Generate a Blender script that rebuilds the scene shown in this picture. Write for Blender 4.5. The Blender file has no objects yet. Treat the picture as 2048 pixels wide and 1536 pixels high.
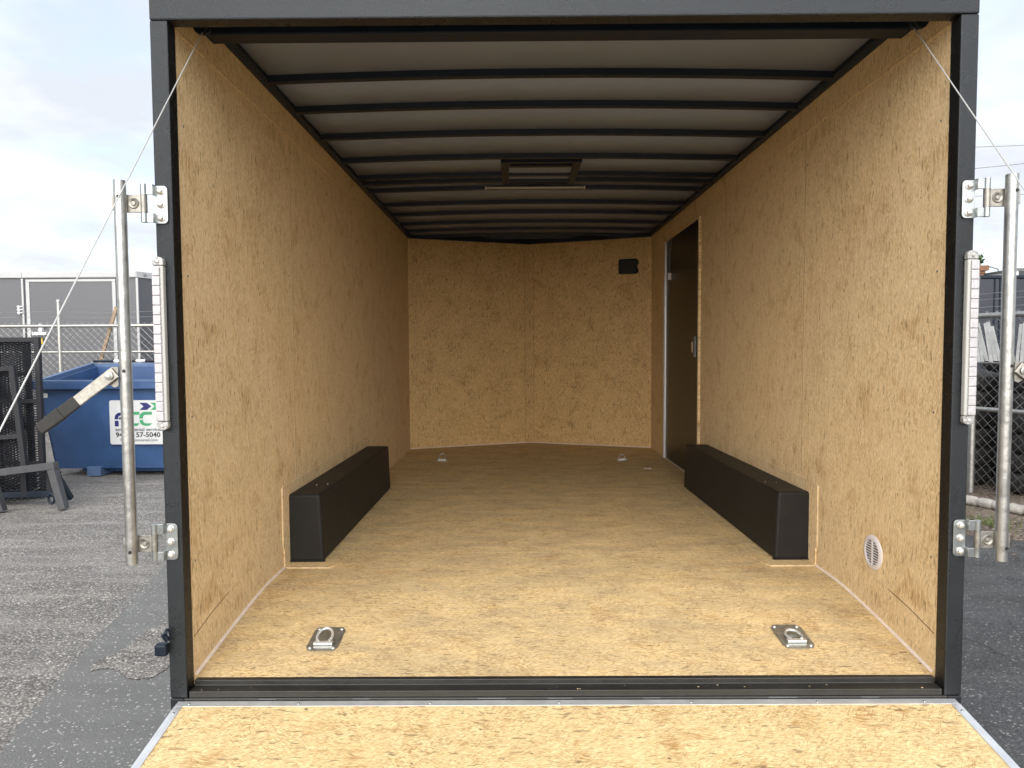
import bpy, math, random
from mathutils import Vector, Matrix
random.seed(7)
sc = bpy.context.scene
COL = sc.collection
PI = math.pi

# ------------------------------------------------------------------ camera
cam = bpy.data.cameras.new('camera')
cam.sensor_width = 36.0
cam.lens = 36.0 * 1361.9 / 2048.0
cam.clip_start = 0.02
cam.clip_end = 2000
cam_o = bpy.data.objects.new('camera', cam)
COL.objects.link(cam_o)
CF = Vector((-0.004402750, 0.998799270, -0.048791739))
CR = Vector((0.999973983, 0.004118633, -0.005922067))
CU = Vector((0.005714001, 0.048816543, 0.998791417))
CC = Vector((-0.154, -2.1844, 0.9905))
cam_o.matrix_world = Matrix(((CR.x, CU.x, -CF.x, CC.x), (CR.y, CU.y, -CF.y, CC.y),
                             (CR.z, CU.z, -CF.z, CC.z), (0, 0, 0, 1)))
sc.camera = cam_o

# ------------------------------------------------------------------ sky and sun
SUN_EL, SUN_AZ = math.radians(28), math.radians(186)      # azimuth measured from +Y towards +X: behind the camera
w = bpy.data.worlds.new('World')
sc.world = w
w.use_nodes = True
nt = w.node_tree
nt.nodes.clear()
def wn(t, **k):
    n = nt.nodes.new(t)
    for a, b in k.items():
        setattr(n, a, b)
    return n
sky = wn('ShaderNodeTexSky', sky_type='NISHITA', sun_disc=False, sun_elevation=SUN_EL, sun_rotation=SUN_AZ,
         air_density=1.0, dust_density=1.5, ozone_density=1.0)
tc = wn('ShaderNodeTexCoord')
sep = wn('ShaderNodeSeparateXYZ')
nt.links.new(tc.outputs['Generated'], sep.inputs[0])
zz = wn('ShaderNodeMath', operation='MAXIMUM'); zz.inputs[1].default_value = 0.0
nt.links.new(sep.outputs['Z'], zz.inputs[0])
za = wn('ShaderNodeMath', operation='ADD'); za.inputs[1].default_value = 0.22
nt.links.new(zz.outputs[0], za.inputs[0])
dv = wn('ShaderNodeVectorMath', operation='DIVIDE')
cb = wn('ShaderNodeCombineXYZ')
for i in range(3):
    nt.links.new(za.outputs[0], cb.inputs[i])
nt.links.new(tc.outputs['Generated'], dv.inputs[0])
nt.links.new(cb.outputs[0], dv.inputs[1])
cn = wn('ShaderNodeTexNoise')
cn.inputs['Scale'].default_value = 1.7
cn.inputs['Detail'].default_value = 9
cn.inputs['Roughness'].default_value = 0.58
cn.inputs['Distortion'].default_value = 0.35
nt.links.new(dv.outputs[0], cn.inputs['Vector'])
cr = wn('ShaderNodeValToRGB')                               # cloud cover
cr.color_ramp.elements[0].position = 0.30
cr.color_ramp.elements[0].color = (0.55, 0.55, 0.55, 1)
cr.color_ramp.elements[1].position = 0.56
cr.color_ramp.elements[1].color = (1, 1, 1, 1)
nt.links.new(cn.outputs['Fac'], cr.inputs[0])
cn2 = wn('ShaderNodeTexNoise')
cn2.inputs['Scale'].default_value = 2.3
cn2.inputs['Detail'].default_value = 8
cn2.inputs['Roughness'].default_value = 0.55
nt.links.new(dv.outputs[0], cn2.inputs['Vector'])
cc = wn('ShaderNodeValToRGB')                               # cloud brightness
cc.color_ramp.elements[0].position = 0.38
cc.color_ramp.elements[0].color = (2.25, 2.40, 2.63, 1)
cc.color_ramp.elements[1].position = 0.62
cc.color_ramp.elements[1].color = (2.95, 3.05, 3.17, 1)
nt.links.new(cn2.outputs['Fac'], cc.inputs[0])
mx = wn('ShaderNodeMix', data_type='RGBA')
nt.links.new(cr.outputs[0], mx.inputs['Factor'])
nt.links.new(sky.outputs[0], mx.inputs['A'])
nt.links.new(cc.outputs[0], mx.inputs['B'])
bg = wn('ShaderNodeBackground')
bg.inputs['Strength'].default_value = 0.10
nt.links.new(mx.outputs['Result'], bg.inputs['Color'])
wo = wn('ShaderNodeOutputWorld')
nt.links.new(bg.outputs[0], wo.inputs['Surface'])

sun = bpy.data.lights.new('sun', 'SUN')
sun.energy = 1.5
sun.angle = math.radians(85)
sun.color = (1.0, 0.95, 0.88)
sun_o = bpy.data.objects.new('sun', sun)
COL.objects.link(sun_o)
sd = Vector((math.sin(SUN_AZ) * math.cos(SUN_EL), math.cos(SUN_AZ) * math.cos(SUN_EL), math.sin(SUN_EL)))
sun_o.rotation_euler = sd.to_track_quat('Z', 'Y').to_euler()

sc.view_settings.view_transform = 'Standard'
sc.view_settings.look = 'None'
sc.view_settings.gamma = 1.0
sc.view_settings.exposure = 1.88
sc.render.engine = 'CYCLES'
sc.cycles.use_denoising = True
sc.cycles.max_bounces = 12
sc.cycles.diffuse_bounces = 8
sc.cycles.glossy_bounces = 4
sc.cycles.use_adaptive_sampling = True
sc.cycles.adaptive_threshold = 0.02
sc.cycles.caustics_reflective = False
sc.cycles.caustics_refractive = False

# ------------------------------------------------------------------ materials
def mat(name, color, rough=0.6, metal=0.0, spec=0.5, var=0.0, vscale=8.0, bump=0.0, bscale=60.0, tint=None, stretch=None, ior=None, coat=0.0):
    m = bpy.data.materials.new(name)
    m.use_nodes = True
    t = m.node_tree
    p = t.nodes['Principled BSDF']
    p.inputs['Base Color'].default_value = (*color, 1)
    p.inputs['Roughness'].default_value = rough
    p.inputs['Metallic'].default_value = metal
    p.inputs['Specular IOR Level'].default_value = spec
    p.inputs['Coat Weight'].default_value = coat
    if ior:
        p.inputs['IOR'].default_value = ior
    if var > 0 or bump > 0:
        tcn = t.nodes.new('ShaderNodeTexCoord')
        vec = tcn.outputs['Object']
        if stretch:
            mp = t.nodes.new('ShaderNodeMapping')
            mp.inputs['Scale'].default_value = stretch
            t.links.new(vec, mp.inputs[0])
            vec = mp.outputs[0]
    if var > 0:
        n = t.nodes.new('ShaderNodeTexNoise')
        n.inputs['Scale'].default_value = vscale
        n.inputs['Detail'].default_value = 6
        n.inputs['Roughness'].default_value = 0.65
        t.links.new(vec, n.inputs['Vector'])
        r = t.nodes.new('ShaderNodeValToRGB')
        r.color_ramp.elements[0].position = 0.3
        r.color_ramp.elements[1].position = 0.7
        lo = tint if tint else tuple(c * (1 - var) for c in color)
        hi = tuple(min(1, c * (1 + var)) for c in color)
        r.color_ramp.elements[0].color = (*lo, 1)
        r.color_ramp.elements[1].color = (*hi, 1)
        t.links.new(n.outputs['Fac'], r.inputs[0])
        t.links.new(r.outputs[0], p.inputs['Base Color'])
        mr = t.nodes.new('ShaderNodeMapRange')
        mr.inputs['To Min'].default_value = max(0.05, rough - 0.12)
        mr.inputs['To Max'].default_value = min(1, rough + 0.12)
        t.links.new(n.outputs['Fac'], mr.inputs['Value'])
        t.links.new(mr.outputs[0], p.inputs['Roughness'])
    if bump > 0:
        n2 = t.nodes.new('ShaderNodeTexNoise')
        n2.inputs['Scale'].default_value = bscale
        n2.inputs['Detail'].default_value = 4
        t.links.new(vec, n2.inputs['Vector'])
        b = t.nodes.new('ShaderNodeBump')
        b.inputs['Strength'].default_value = bump
        b.inputs['Distance'].default_value = 0.01
        t.links.new(n2.outputs['Fac'], b.inputs['Height'])
        t.links.new(b.outputs[0], p.inputs['Normal'])
    return m

class NB:
    """small node-graph helper"""
    def __init__(s, m):
        s.t = m.node_tree
    def n(s, typ, ins=None, **k):
        n = s.t.nodes.new(typ)
        for a, b in k.items():
            setattr(n, a, b)
        for a, b in (ins or {}).items():
            if hasattr(b, 'is_output') or isinstance(b, bpy.types.NodeSocket):
                s.t.links.new(b, n.inputs[a])
            else:
                n.inputs[a].default_value = b
        return n
    def math(s, op, a, b=0.0, clamp=False):
        n = s.n('ShaderNodeMath', {0: a, 1: b}, operation=op, use_clamp=clamp)
        return n.outputs[0]
    def rng(s, v, a, b, c=0.0, d=1.0):
        n = s.n('ShaderNodeMapRange', {'Value': v, 'From Min': a, 'From Max': b, 'To Min': c, 'To Max': d})
        return n.outputs[0]
    def mix(s, f, a, b, mode='MIX'):
        n = s.t.nodes.new('ShaderNodeMix')
        n.data_type = 'RGBA'
        n.blend_type = mode
        for key, v in (('Factor', f), ('A', a), ('B', b)):
            if isinstance(v, bpy.types.NodeSocket):
                s.t.links.new(v, n.inputs[key])
            elif key == 'Factor':
                n.inputs[key].default_value = v
            else:
                n.inputs[key].default_value = (*v, 1)
        return n.outputs['Result']

def osb(name, mode, dark, mid, light, flecks=1.0, stain=(0.36, 0.19, 0.06), dirt=0.0, seed=0.0, rough=0.62, strands=()):
    """oriented strand board: strands in cells of differing direction, dark flecks, resin stains"""
    m = bpy.data.materials.new(name)
    m.use_nodes = True
    g = NB(m)
    p = m.node_tree.nodes['Principled BSDF']
    co = g.n('ShaderNodeTexCoord').outputs['Object']
    s = g.n('ShaderNodeSeparateXYZ', {0: co})
    if mode == 'floor':
        u, v = s.outputs[0], s.outputs[1]
    elif mode == 'nose':
        u, v = s.outputs[2], s.outputs[0]
    else:
        u, v = s.outputs[2], s.outputs[1]
    uv = g.n('ShaderNodeCombineXYZ', {0: u, 1: v, 2: seed}).outputs[0]
    wob = g.n('ShaderNodeTexNoise', {'Vector': uv, 'Scale': 9.0, 'Detail': 1.0})
    wv = g.n('ShaderNodeVectorMath', {0: wob.outputs['Color'], 1: (0.035, 0.035, 0.0)}, operation='MULTIPLY')
    uvw = g.n('ShaderNodeVectorMath', {0: uv, 1: wv.outputs[0]}, operation='ADD').outputs[0]
    col = g.mix(0.0, mid, mid)
    # crossing layers of thin strands, some darker and some paler than the board
    pn = g.n('ShaderNodeTexNoise', {'Vector': uvw, 'Scale': 6.0, 'Detail': 2.0})
    patch = g.rng(pn.outputs['Fac'], 0.32, 0.62, 0.35, 1.25)
    fl = None
    for i, (an, su, sv, tone_, amt) in enumerate(strands):
        ro = g.n('ShaderNodeVectorRotate', {'Vector': uvw, 'Angle': an}, rotation_type='Z_AXIS').outputs[0]
        st = g.n('ShaderNodeVectorMath', {0: ro, 1: (su, sv, 1.0)}, operation='MULTIPLY').outputs[0]
        st = g.n('ShaderNodeVectorMath', {0: st, 1: (3.7 * i, 9.1 * i, 2.3 * i)}, operation='ADD').outputs[0]
        no = g.n('ShaderNodeTexNoise', {'Vector': st, 'Scale': 1.0, 'Detail': 1.0, 'Roughness': 0.6})
        k = g.rng(no.outputs['Fac'], 0.585, 0.67, 0.0, amt) if tone_ == 'd' else g.rng(no.outputs['Fac'], 0.47, 0.60, 0.0, amt)
        if tone_ == 'd':
            k = g.math('MULTIPLY', k, patch)
        col = g.mix(k, col, dark if tone_ == 'd' else light)
        if fl is None:
            fl = no.outputs['Fac']
    fv = g.n('ShaderNodeVectorMath', {0: uvw, 1: (70, 480, 1.0)}, operation='MULTIPLY').outputs[0]
    fnn = g.n('ShaderNodeTexNoise', {'Vector': fv, 'Scale': 1.0, 'Detail': 1.0})
    fin = g.rng(fnn.outputs['Fac'], 0.3, 0.7, 0.78, 1.20)
    col = g.mix(1.0, col, g.n('ShaderNodeCombineColor', {0: fin, 1: fin, 2: fin}).outputs[0], 'MULTIPLY')
    # resin coloured stains
    sn = g.n('ShaderNodeTexNoise', {'Vector': uvw, 'Scale': 7.5, 'Detail': 3.0, 'Distortion': 0.5})
    sf = g.math('MULTIPLY', g.rng(sn.outputs['Fac'], 0.56, 0.70), g.rng(fl, 0.42, 0.55))
    col = g.mix(g.math('MULTIPLY', sf, 0.6), col, stain)
    # dark flecks and bark slivers
    fs = g.n('ShaderNodeVectorMath', {0: uvw, 1: (17, 95, 1.0)}, operation='MULTIPLY').outputs[0]
    fn = g.n('ShaderNodeTexNoise', {'Vector': fs, 'Scale': 1.0, 'Detail': 1.0})
    ff = g.rng(fn.outputs['Fac'], 0.66, 0.73, 0.0, 0.7 * flecks)
    col = g.mix(ff, col, (0.11, 0.065, 0.03))
    fs2 = g.n('ShaderNodeVectorMath', {0: uvw, 1: (38, 85, 1.0)}, operation='MULTIPLY').outputs[0]
    fn2 = g.n('ShaderNodeTexNoise', {'Vector': fs2, 'Scale': 1.0, 'Detail': 0.0})
    col = g.mix(g.rng(fn2.outputs['Fac'], 0.80, 0.84, 0.0, 0.8 * flecks), col, (0.06, 0.04, 0.025))
    if dirt > 0:
        dv_ = g.n('ShaderNodeVectorMath', {0: uv, 1: (2.4, 7.0, 1)}, operation='MULTIPLY').outputs[0]
        dn = g.n('ShaderNodeTexNoise', {'Vector': dv_, 'Scale': 1.4, 'Detail': 6.0, 'Roughness': 0.68, 'Distortion': 0.5})
        df = g.rng(dn.outputs['Fac'], 0.40, 0.70, 0.0, dirt)
        col = g.mix(df, col, (0.24, 0.20, 0.15))
    m.node_tree.links.new(col, p.inputs['Base Color'])
    p.inputs['Roughness'].default_value = rough
    p.inputs['Specular IOR Level'].default_value = 0.35
    return m

def asphalt(name, base, stone, light, scale=95.0, wet=0.35, seed=0.0, crack=0.0, binder=0.75, specks=0.86):
    m = bpy.data.materials.new(name)
    m.use_nodes = True
    g = NB(m)
    p = m.node_tree.nodes['Principled BSDF']
    co = g.n('ShaderNodeTexCoord').outputs['Object']
    co = g.n('ShaderNodeVectorMath', {0: co, 1: (seed, seed * 1.7, 0)}, operation='ADD').outputs[0]
    vo = g.n('ShaderNodeTexVoronoi', {'Vector': co, 'Scale': scale}, feature='F1')
    r = g.n('ShaderNodeSeparateColor', {0: vo.outputs['Color']})
    col = g.mix(g.rng(r.outputs[0], 0.25, 0.75), base, stone)
    col = g.mix(g.rng(r.outputs[1], specks, 0.985), col, light)
    # fine binder between the stones
    col = g.mix(g.rng(vo.outputs['Distance'], 0.35, 0.62, 0.0, binder), col, tuple(c * 0.45 for c in base))
    bn = g.n('ShaderNodeTexNoise', {'Vector': co, 'Scale': 0.9, 'Detail': 6.0, 'Roughness': 0.6, 'Distortion': 0.4})
    col = g.mix(g.rng(bn.outputs['Fac'], 0.35, 0.7, 0.0, 0.45), col, tuple(c * 0.6 for c in base))
    # tyre / sweep streaks running across
    stv = g.n('ShaderNodeVectorMath', {0: co, 1: (0.8, 5.0, 1)}, operation='MULTIPLY').outputs[0]
    sn = g.n('ShaderNodeTexNoise', {'Vector': stv, 'Scale': 1.3, 'Detail': 6.0, 'Roughness': 0.65})
    col = g.mix(g.rng(sn.outputs['Fac'], 0.45, 0.7, 0.0, 0.35), col, tuple(min(1, c * 1.25) for c in stone))
    h = g.math('MULTIPLY', vo.outputs['Distance'], -1.0)
    if crack > 0:
        wv = g.n('ShaderNodeTexNoise', {'Vector': co, 'Scale': 2.6, 'Detail': 5.0})
        wv2 = g.n('ShaderNodeVectorMath', {0: wv.outputs['Color'], 1: (0.9, 0.9, 0)}, operation='MULTIPLY').outputs[0]
        cv = g.n('ShaderNodeVectorMath', {0: co, 1: wv2}, operation='ADD').outputs[0]
        cs = g.n('ShaderNodeVectorMath', {0: cv, 1: (1.0, 2.2, 1)}, operation='MULTIPLY').outputs[0]
        ve = g.n('ShaderNodeTexVoronoi', {'Vector': cs, 'Scale': 1.1}, feature='DISTANCE_TO_EDGE')
        cf = g.rng(ve.outputs['Distance'], 0.0, 0.016, crack, 0.0)
        msk = g.rng(bn.outputs['Fac'], 0.45, 0.6)
        cf = g.math('MULTIPLY', cf, msk)
        col = g.mix(cf, col, (0.008, 0.008, 0.009))
    m.node_tree.links.new(col, p.inputs['Base Color'])
    wr = g.n('ShaderNodeTexNoise', {'Vector': co, 'Scale': 1.7, 'Detail': 5.0})
    ro = g.rng(wr.outputs['Fac'], 0.4, 0.62, 0.85, 0.85 - wet)
    m.node_tree.links.new(ro, p.inputs['Roughness'])
    b = g.n('ShaderNodeBump', {'Height': h, 'Strength': 0.2 + 0.9 * binder, 'Distance': 0.006})
    m.node_tree.links.new(b.outputs[0], p.inputs['Normal'])
    return m

M = {}
WILD = ((0.15, 20, 120, 'd', 0.6), (-0.55, 24, 150, 'l', 0.6), (0.75, 26, 160, 'd', 0.6), (-0.1, 18, 170, 'l', 0.6), (-0.9, 34, 200, 'd', 0.6), (0.35, 44, 300, 'd', 0.7))
CALM = ((0.05, 14, 190, 'd', 0.4), (-0.2, 20, 190, 'l', 0.5), (0.3, 34, 250, 'd', 0.55), (-0.6, 46, 280, 'd', 0.6), (0.1, 14, 120, 'l', 0.45))
FINE = tuple((a, u * 1.35, v * 1.35, t_, m_ * 0.85) for a, u, v, t_, m_ in WILD)
M['osb_floor'] = osb('osb_floor', 'floor', (0.26, 0.14, 0.05), (0.61, 0.44, 0.21), (0.77, 0.605, 0.345), 1.0, dirt=0.5, strands=FINE + ((0.06, 5, 230, 'd', 0.35),))
M['osb_ramp'] = osb('osb_ramp', 'floor', (0.28, 0.15, 0.05), (0.60, 0.44, 0.215), (0.765, 0.62, 0.35), 0.9, dirt=0.06, seed=3.3, strands=FINE)
M['osb_wall'] = osb('osb_wall', 'wall', (0.37, 0.235, 0.11), (0.70, 0.525, 0.30), (0.81, 0.64, 0.40), 0.8, dirt=0.06, seed=5.1, strands=CALM)
M['osb_nose'] = osb('osb_nose', 'nose', (0.29, 0.15, 0.045), (0.69, 0.47, 0.20), (0.82, 0.61, 0.31), 1.0, dirt=0.05, seed=8.2, strands=FINE)
M['osb_batten'] = osb('osb_batten', 'nose', (0.28, 0.15, 0.05), (0.64, 0.43, 0.19), (0.78, 0.57, 0.29), 0.8, dirt=0.05, seed=12.7, strands=CALM)
M['raw_edge'] = mat('raw_edge', (0.60, 0.46, 0.28), 0.75, var=0.25, vscale=40, bump=0.3, bscale=120)
M['scratch_seam_shade'] = mat('scratch_seam_shade', (0.17, 0.10, 0.05), 0.8, var=0.4, vscale=60)
M['caulk'] = mat('caulk', (0.72, 0.62, 0.55), 0.6, var=0.1, vscale=25)
M['black_frame'] = mat('black_frame', (0.0080, 0.0086, 0.0098), 0.28, spec=0.46, var=0.3, vscale=5, bump=0.34, bscale=420)
M['black_frame'].node_tree.nodes['Principled BSDF'].inputs['Specular Tint'].default_value = (0.86, 0.93, 1.0, 1)
M['stand_steel'] = mat('stand_steel', (0.055, 0.057, 0.063), 0.5, var=0.25, vscale=9)
M['gate_black'] = mat('gate_black', (0.013, 0.014, 0.018), 0.6, spec=0.3, var=0.35, vscale=9)
M['black_steel'] = mat('black_steel', (0.008, 0.014, 0.025), 0.45, spec=0.28, var=0.2, vscale=6)
M['black_sill'] = mat('black_sill', (0.014, 0.0135, 0.012), 0.5, spec=0.6, var=0.45, vscale=9, bump=0.15, bscale=90)
M['felt_black'] = mat('felt_black', (0.012, 0.0118, 0.0112), 0.55, spec=0.3, var=0.45, vscale=2.5, bump=0.12, bscale=14)
M['roof_skin'] = mat('roof_skin', (0.235, 0.282, 0.40), 0.5, var=0.06, vscale=2)
M['galv'] = mat('galv', (0.40, 0.40, 0.385), 0.36, metal=0.9, var=0.22, vscale=26, bump=0.12, bscale=55)
M['galv_rough'] = mat('galv_rough', (0.29, 0.28, 0.255), 0.45, metal=0.85, var=0.3, vscale=60, bump=0.05, bscale=140)
M['zinc_dark'] = mat('zinc_dark', (0.40, 0.42, 0.40), 0.3, metal=0.85, var=0.3, vscale=30)
M['zinc'] = mat('zinc', (0.35, 0.375, 0.38), 0.32, metal=0.85, var=0.15, vscale=30, bump=0.06, bscale=70)
M['aluminium'] = mat('aluminium', (0.74, 0.75, 0.76), 0.38, metal=0.75, var=0.12, vscale=14)
M['bright_zinc'] = mat('bright_zinc', (0.64, 0.64, 0.62), 0.22, metal=0.6, var=0.08, vscale=20)
M['cable_metal'] = mat('cable_metal', (0.66, 0.66, 0.64), 0.35, metal=0.6)
M['rubber'] = mat('rubber', (0.022, 0.021, 0.020), 0.75, var=0.35, vscale=25, bump=0.2, bscale=120)
M['led_lens'] = mat('led_lens', (0.44, 0.43, 0.455), 0.22, spec=0.6, var=0.12, vscale=60, bump=0.15, bscale=90)
M['led_cell'] = mat('led_cell', (0.56, 0.55, 0.58), 0.18, spec=0.7, var=0.12, vscale=70)
M['led_side'] = mat('led_side', (0.42, 0.43, 0.42), 0.35, spec=0.5)
M['led_cap'] = mat('led_cap', (0.34, 0.34, 0.34), 0.12, spec=0.9, var=0.5, vscale=90, bump=0.5, bscale=90)
M['white_plastic'] = mat('white_plastic', (0.66, 0.63, 0.65), 0.4)
M['gap_shade'] = mat('gap_shade', (0.012, 0.011, 0.010), 0.7)  # near-black colour standing in for shade inside narrow openings
M['trim_white'] = mat('trim_white', (0.42, 0.43, 0.44), 0.45, var=0.06, vscale=3)
M['white_paint'] = mat('white_paint', (0.76, 0.77, 0.78), 0.4, var=0.06, vscale=3)
M['door_black'] = mat('door_black', (0.011, 0.0105, 0.010), 0.3, spec=0.2)
M['dumpster_blue'] = mat('dumpster_blue', (0.030, 0.076, 0.19), 0.45, var=0.22, vscale=2.2, bump=0.1, bscale=9)
M['dumpster_edge'] = mat('dumpster_edge', (0.08, 0.14, 0.26), 0.45, var=0.2, vscale=10)
M['grey_skin'] = mat('grey_skin', (0.088, 0.092, 0.105), 0.35, var=0.06, vscale=1.2)
M['dark_skin'] = mat('dark_skin', (0.020, 0.024, 0.036), 0.3, var=0.1, vscale=1.5)
M['navy'] = mat('navy', (0.02, 0.025, 0.13), 0.4)
M['green'] = mat('green', (0.05, 0.29, 0.13), 0.4)
M['ink'] = mat('ink', (0.03, 0.03, 0.035), 0.5)
M['sign_white'] = mat('sign_white', (0.58, 0.60, 0.61), 0.35, var=0.07, vscale=6)
M['tyre'] = mat('tyre', (0.014, 0.014, 0.015), 0.7, var=0.4, vscale=12, bump=0.3, bscale=60)
M['brick'] = mat('brick', (0.20, 0.10, 0.06), 0.85, var=0.3, vscale=4)
M['leaf'] = mat('leaf', (0.055, 0.09, 0.03), 0.6, var=0.5, vscale=2.2)
M['grass'] = mat('grass', (0.10, 0.13, 0.04), 0.7, var=0.5, vscale=5)
M['bark'] = mat('bark', (0.14, 0.095, 0.06), 0.9, var=0.3, vscale=6, bump=0.5, bscale=20)
M['slat_white'] = mat('slat_white', (0.46, 0.47, 0.465), 0.5, var=0.25, vscale=9)
M['edging'] = mat('edging', (0.36, 0.345, 0.315), 0.8, var=0.35, vscale=14, bump=0.4, bscale=40)
M['weathered_wood'] = mat('weathered_wood', (0.30, 0.22, 0.15), 0.85, var=0.3, vscale=14)
M['glass_dark'] = mat('glass_dark', (0.03, 0.035, 0.04), 0.1, spec=0.8)
M['yellow'] = mat('yellow', (0.62, 0.40, 0.03), 0.5)
M['grey_steel'] = mat('grey_steel', (0.13, 0.135, 0.145), 0.45, var=0.25, vscale=9)
M['asphalt_old'] = asphalt('asphalt_old', (0.150, 0.141, 0.133), (0.33, 0.31, 0.287), (0.66, 0.63, 0.58), 84, 0.3)
M['asphalt_new'] = asphalt('asphalt_new', (0.142, 0.142, 0.139), (0.155, 0.154, 0.150), (0.50, 0.49, 0.46), 120, 0.25, 2.0, 0.0, 0.12, 0.93)
M['asphalt_dark'] = asphalt('asphalt_dark', (0.050, 0.050, 0.052), (0.095, 0.095, 0.096), (0.33, 0.32, 0.31), 105, 0.3, 4.0, 0.9, 0.6, 0.92)
M['dirt'] = asphalt('dirt', (0.12, 0.092, 0.068), (0.22, 0.172, 0.13), (0.42, 0.36, 0.30), 45, 0.05, 6.0)

# ------------------------------------------------------------------ mesh helpers
class MB:
    def __init__(s):
        s.v, s.f = [], []
    def add(s, vs, fs):
        o = len(s.v)
        s.v += [tuple(a) for a in vs]
        s.f += [tuple(i + o for i in f) for f in fs]
        return s
    def box(s, x0, x1, y0, y1, z0, z1):
        return s.add([(x0, y0, z0), (x1, y0, z0), (x1, y1, z0), (x0, y1, z0), (x0, y0, z1), (x1, y0, z1), (x1, y1, z1), (x0, y1, z1)],
                     [(0, 3, 2, 1), (4, 5, 6, 7), (0, 1, 5, 4), (1, 2, 6, 5), (2, 3, 7, 6), (3, 0, 4, 7)])
    def hexa(s, p):                       # 8 points: bottom four then top four
        return s.add(p, [(0, 3, 2, 1), (4, 5, 6, 7), (0, 1, 5, 4), (1, 2, 6, 5), (2, 3, 7, 6), (3, 0, 4, 7)])
    def prism(s, poly, d):                # poly: 3-D loop, d: extrusion vector
        n = len(poly)
        a = [Vector(p) for p in poly]
        b = [p + Vector(d) for p in a]
        fs = [tuple(range(n)), tuple(range(2 * n - 1, n - 1, -1))]
        fs += [(i, i + n, (i + 1) % n + n, (i + 1) % n) for i in range(n)]
        return s.add(a + b, fs)
    def tube(s, pts, r, n=10, cap=True):
        pts = [Vector(p) for p in pts]
        rs = r if isinstance(r, (list, tuple)) else [r] * len(pts)
        rings = []
        for i, p in enumerate(pts):
            d = (pts[min(i + 1, len(pts) - 1)] - pts[max(i - 1, 0)]).normalized()
            up = Vector((0, 0, 1)) if abs(d.z) < 0.95 else Vector((0, 1, 0))
            a = d.cross(up).normalized()
            b = a.cross(d).normalized()
            rings.append([p + (a * math.cos(2 * PI * k / n) + b * math.sin(2 * PI * k / n)) * rs[i] for k in range(n)])
        vs = [v for rr in rings for v in rr]
        fs = []
        for i in range(len(pts) - 1):
            for k in range(n):
                fs.append((i * n + k, i * n + (k + 1) % n, (i + 1) * n + (k + 1) % n, (i + 1) * n + k))
        if cap:
            fs.append(tuple(range(n - 1, -1, -1)))
            o = (len(pts) - 1) * n
            fs.append(tuple(range(o, o + n)))
        return s.add(vs, fs)
    def lathe(s, prof, c, axis, n=16, cap=True):    # prof: (radius, height) along axis from c
        c, d = Vector(c), Vector(axis).normalized()
        up = Vector((0, 0, 1)) if abs(d.z) < 0.95 else Vector((0, 1, 0))
        a = d.cross(up).normalized()
        b = a.cross(d).normalized()
        vs = []
        for r, h in prof:
            for k in range(n):
                vs.append(c + d * h + (a * math.cos(2 * PI * k / n) + b * math.sin(2 * PI * k / n)) * r)
        fs = []
        for i in range(len(prof) - 1):
            for k in range(n):
                fs.append((i * n + k, i * n + (k + 1) % n, (i + 1) * n + (k + 1) % n, (i + 1) * n + k))
        if cap:
            fs.append(tuple(range(n - 1, -1, -1)))
            o = (len(prof) - 1) * n
            fs.append(tuple(range(o, o + n)))
        return s.add(vs, fs)
    def wire(s, a, b, r):                 # cheap three-sided strand
        a, b = Vector(a), Vector(b)
        return s.tube([a, b], r, 3, False)
    def build(s, name, m, parent=None, smooth=False, bevel=0.0, seg=2, **props):
        me = bpy.data.meshes.new(name)
        me.from_pydata(s.v, [], s.f)
        me.validate()
        me.update()
        if smooth:
            me.polygons.foreach_set('use_smooth', [True] * len(me.polygons))
        me.materials.append(M[m] if isinstance(m, str) else m)
        o = bpy.data.objects.new(name, me)
        COL.objects.link(o)
        if parent is not None:
            o.parent = parent
        if smooth:
            try:
                me.set_sharp_from_angle(angle=math.radians(40))
            except Exception:
                pass
        if bevel > 0:
            b = o.modifiers.new('bevel', 'BEVEL')
            b.width = bevel
            b.segments = seg
            b.limit_method = 'ANGLE'
            b.angle_limit = math.radians(35)
            b.harden_normals = False
        for k, v in props.items():
            o[k] = v
        return o

def empty(name, label, category, group=None, loc=(0, 0, 0)):
    o = bpy.data.objects.new(name, None)
    COL.objects.link(o)
    o.location = loc
    o['label'] = label
    o['category'] = category
    if group:
        o['group'] = group
    return o

def tag(o, label, category, group=None):
    o['label'] = label
    o['category'] = category
    if group:
        o['group'] = group
    return o

def at(px, py, y):                        # point at depth plane y seen at photo pixel (measuring aid)
    d = CF + CR * ((px - 1024) / 1361.9) + CU * ((768 - py) / 1361.9)
    return CC + d * ((y - CC.y) / d.y)

def text_mesh(txt, size, m, name, parent, pos, bold=0.0, sx=1.0, align='LEFT'):
    cu = bpy.data.curves.new(name, 'FONT')
    cu.body = txt
    cu.size = size
    cu.extrude = 0.0008
    cu.offset = bold
    cu.align_x = align
    cu.resolution_u = 3
    o = bpy.data.objects.new(name, cu)
    COL.objects.link(o)
    bpy.context.view_layer.update()
    me = bpy.data.meshes.new_from_object(o.evaluated_get(bpy.context.evaluated_depsgraph_get()))
    bpy.data.objects.remove(o)
    me.materials.clear()
    me.materials.append(M[m])
    n = bpy.data.objects.new(name, me)
    COL.objects.link(n)
    # text lies in XY: stand it up facing -Y
    for v in me.vertices:
        x, y, z = v.co
        v.co = (pos[0] + x * sx, pos[1] - z, pos[2] + y)
    n.parent = parent
    return n

GZ = -0.55                                # ground level (trailer floor is z = 0)

# ------------------------------------------------------------------ ground
def sheet(name, poly, z, m):
    b = MB()
    b.add([(x, y, z) for x, y in poly], [tuple(range(len(poly)))])
    return b.build(name, m, kind='structure')

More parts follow.
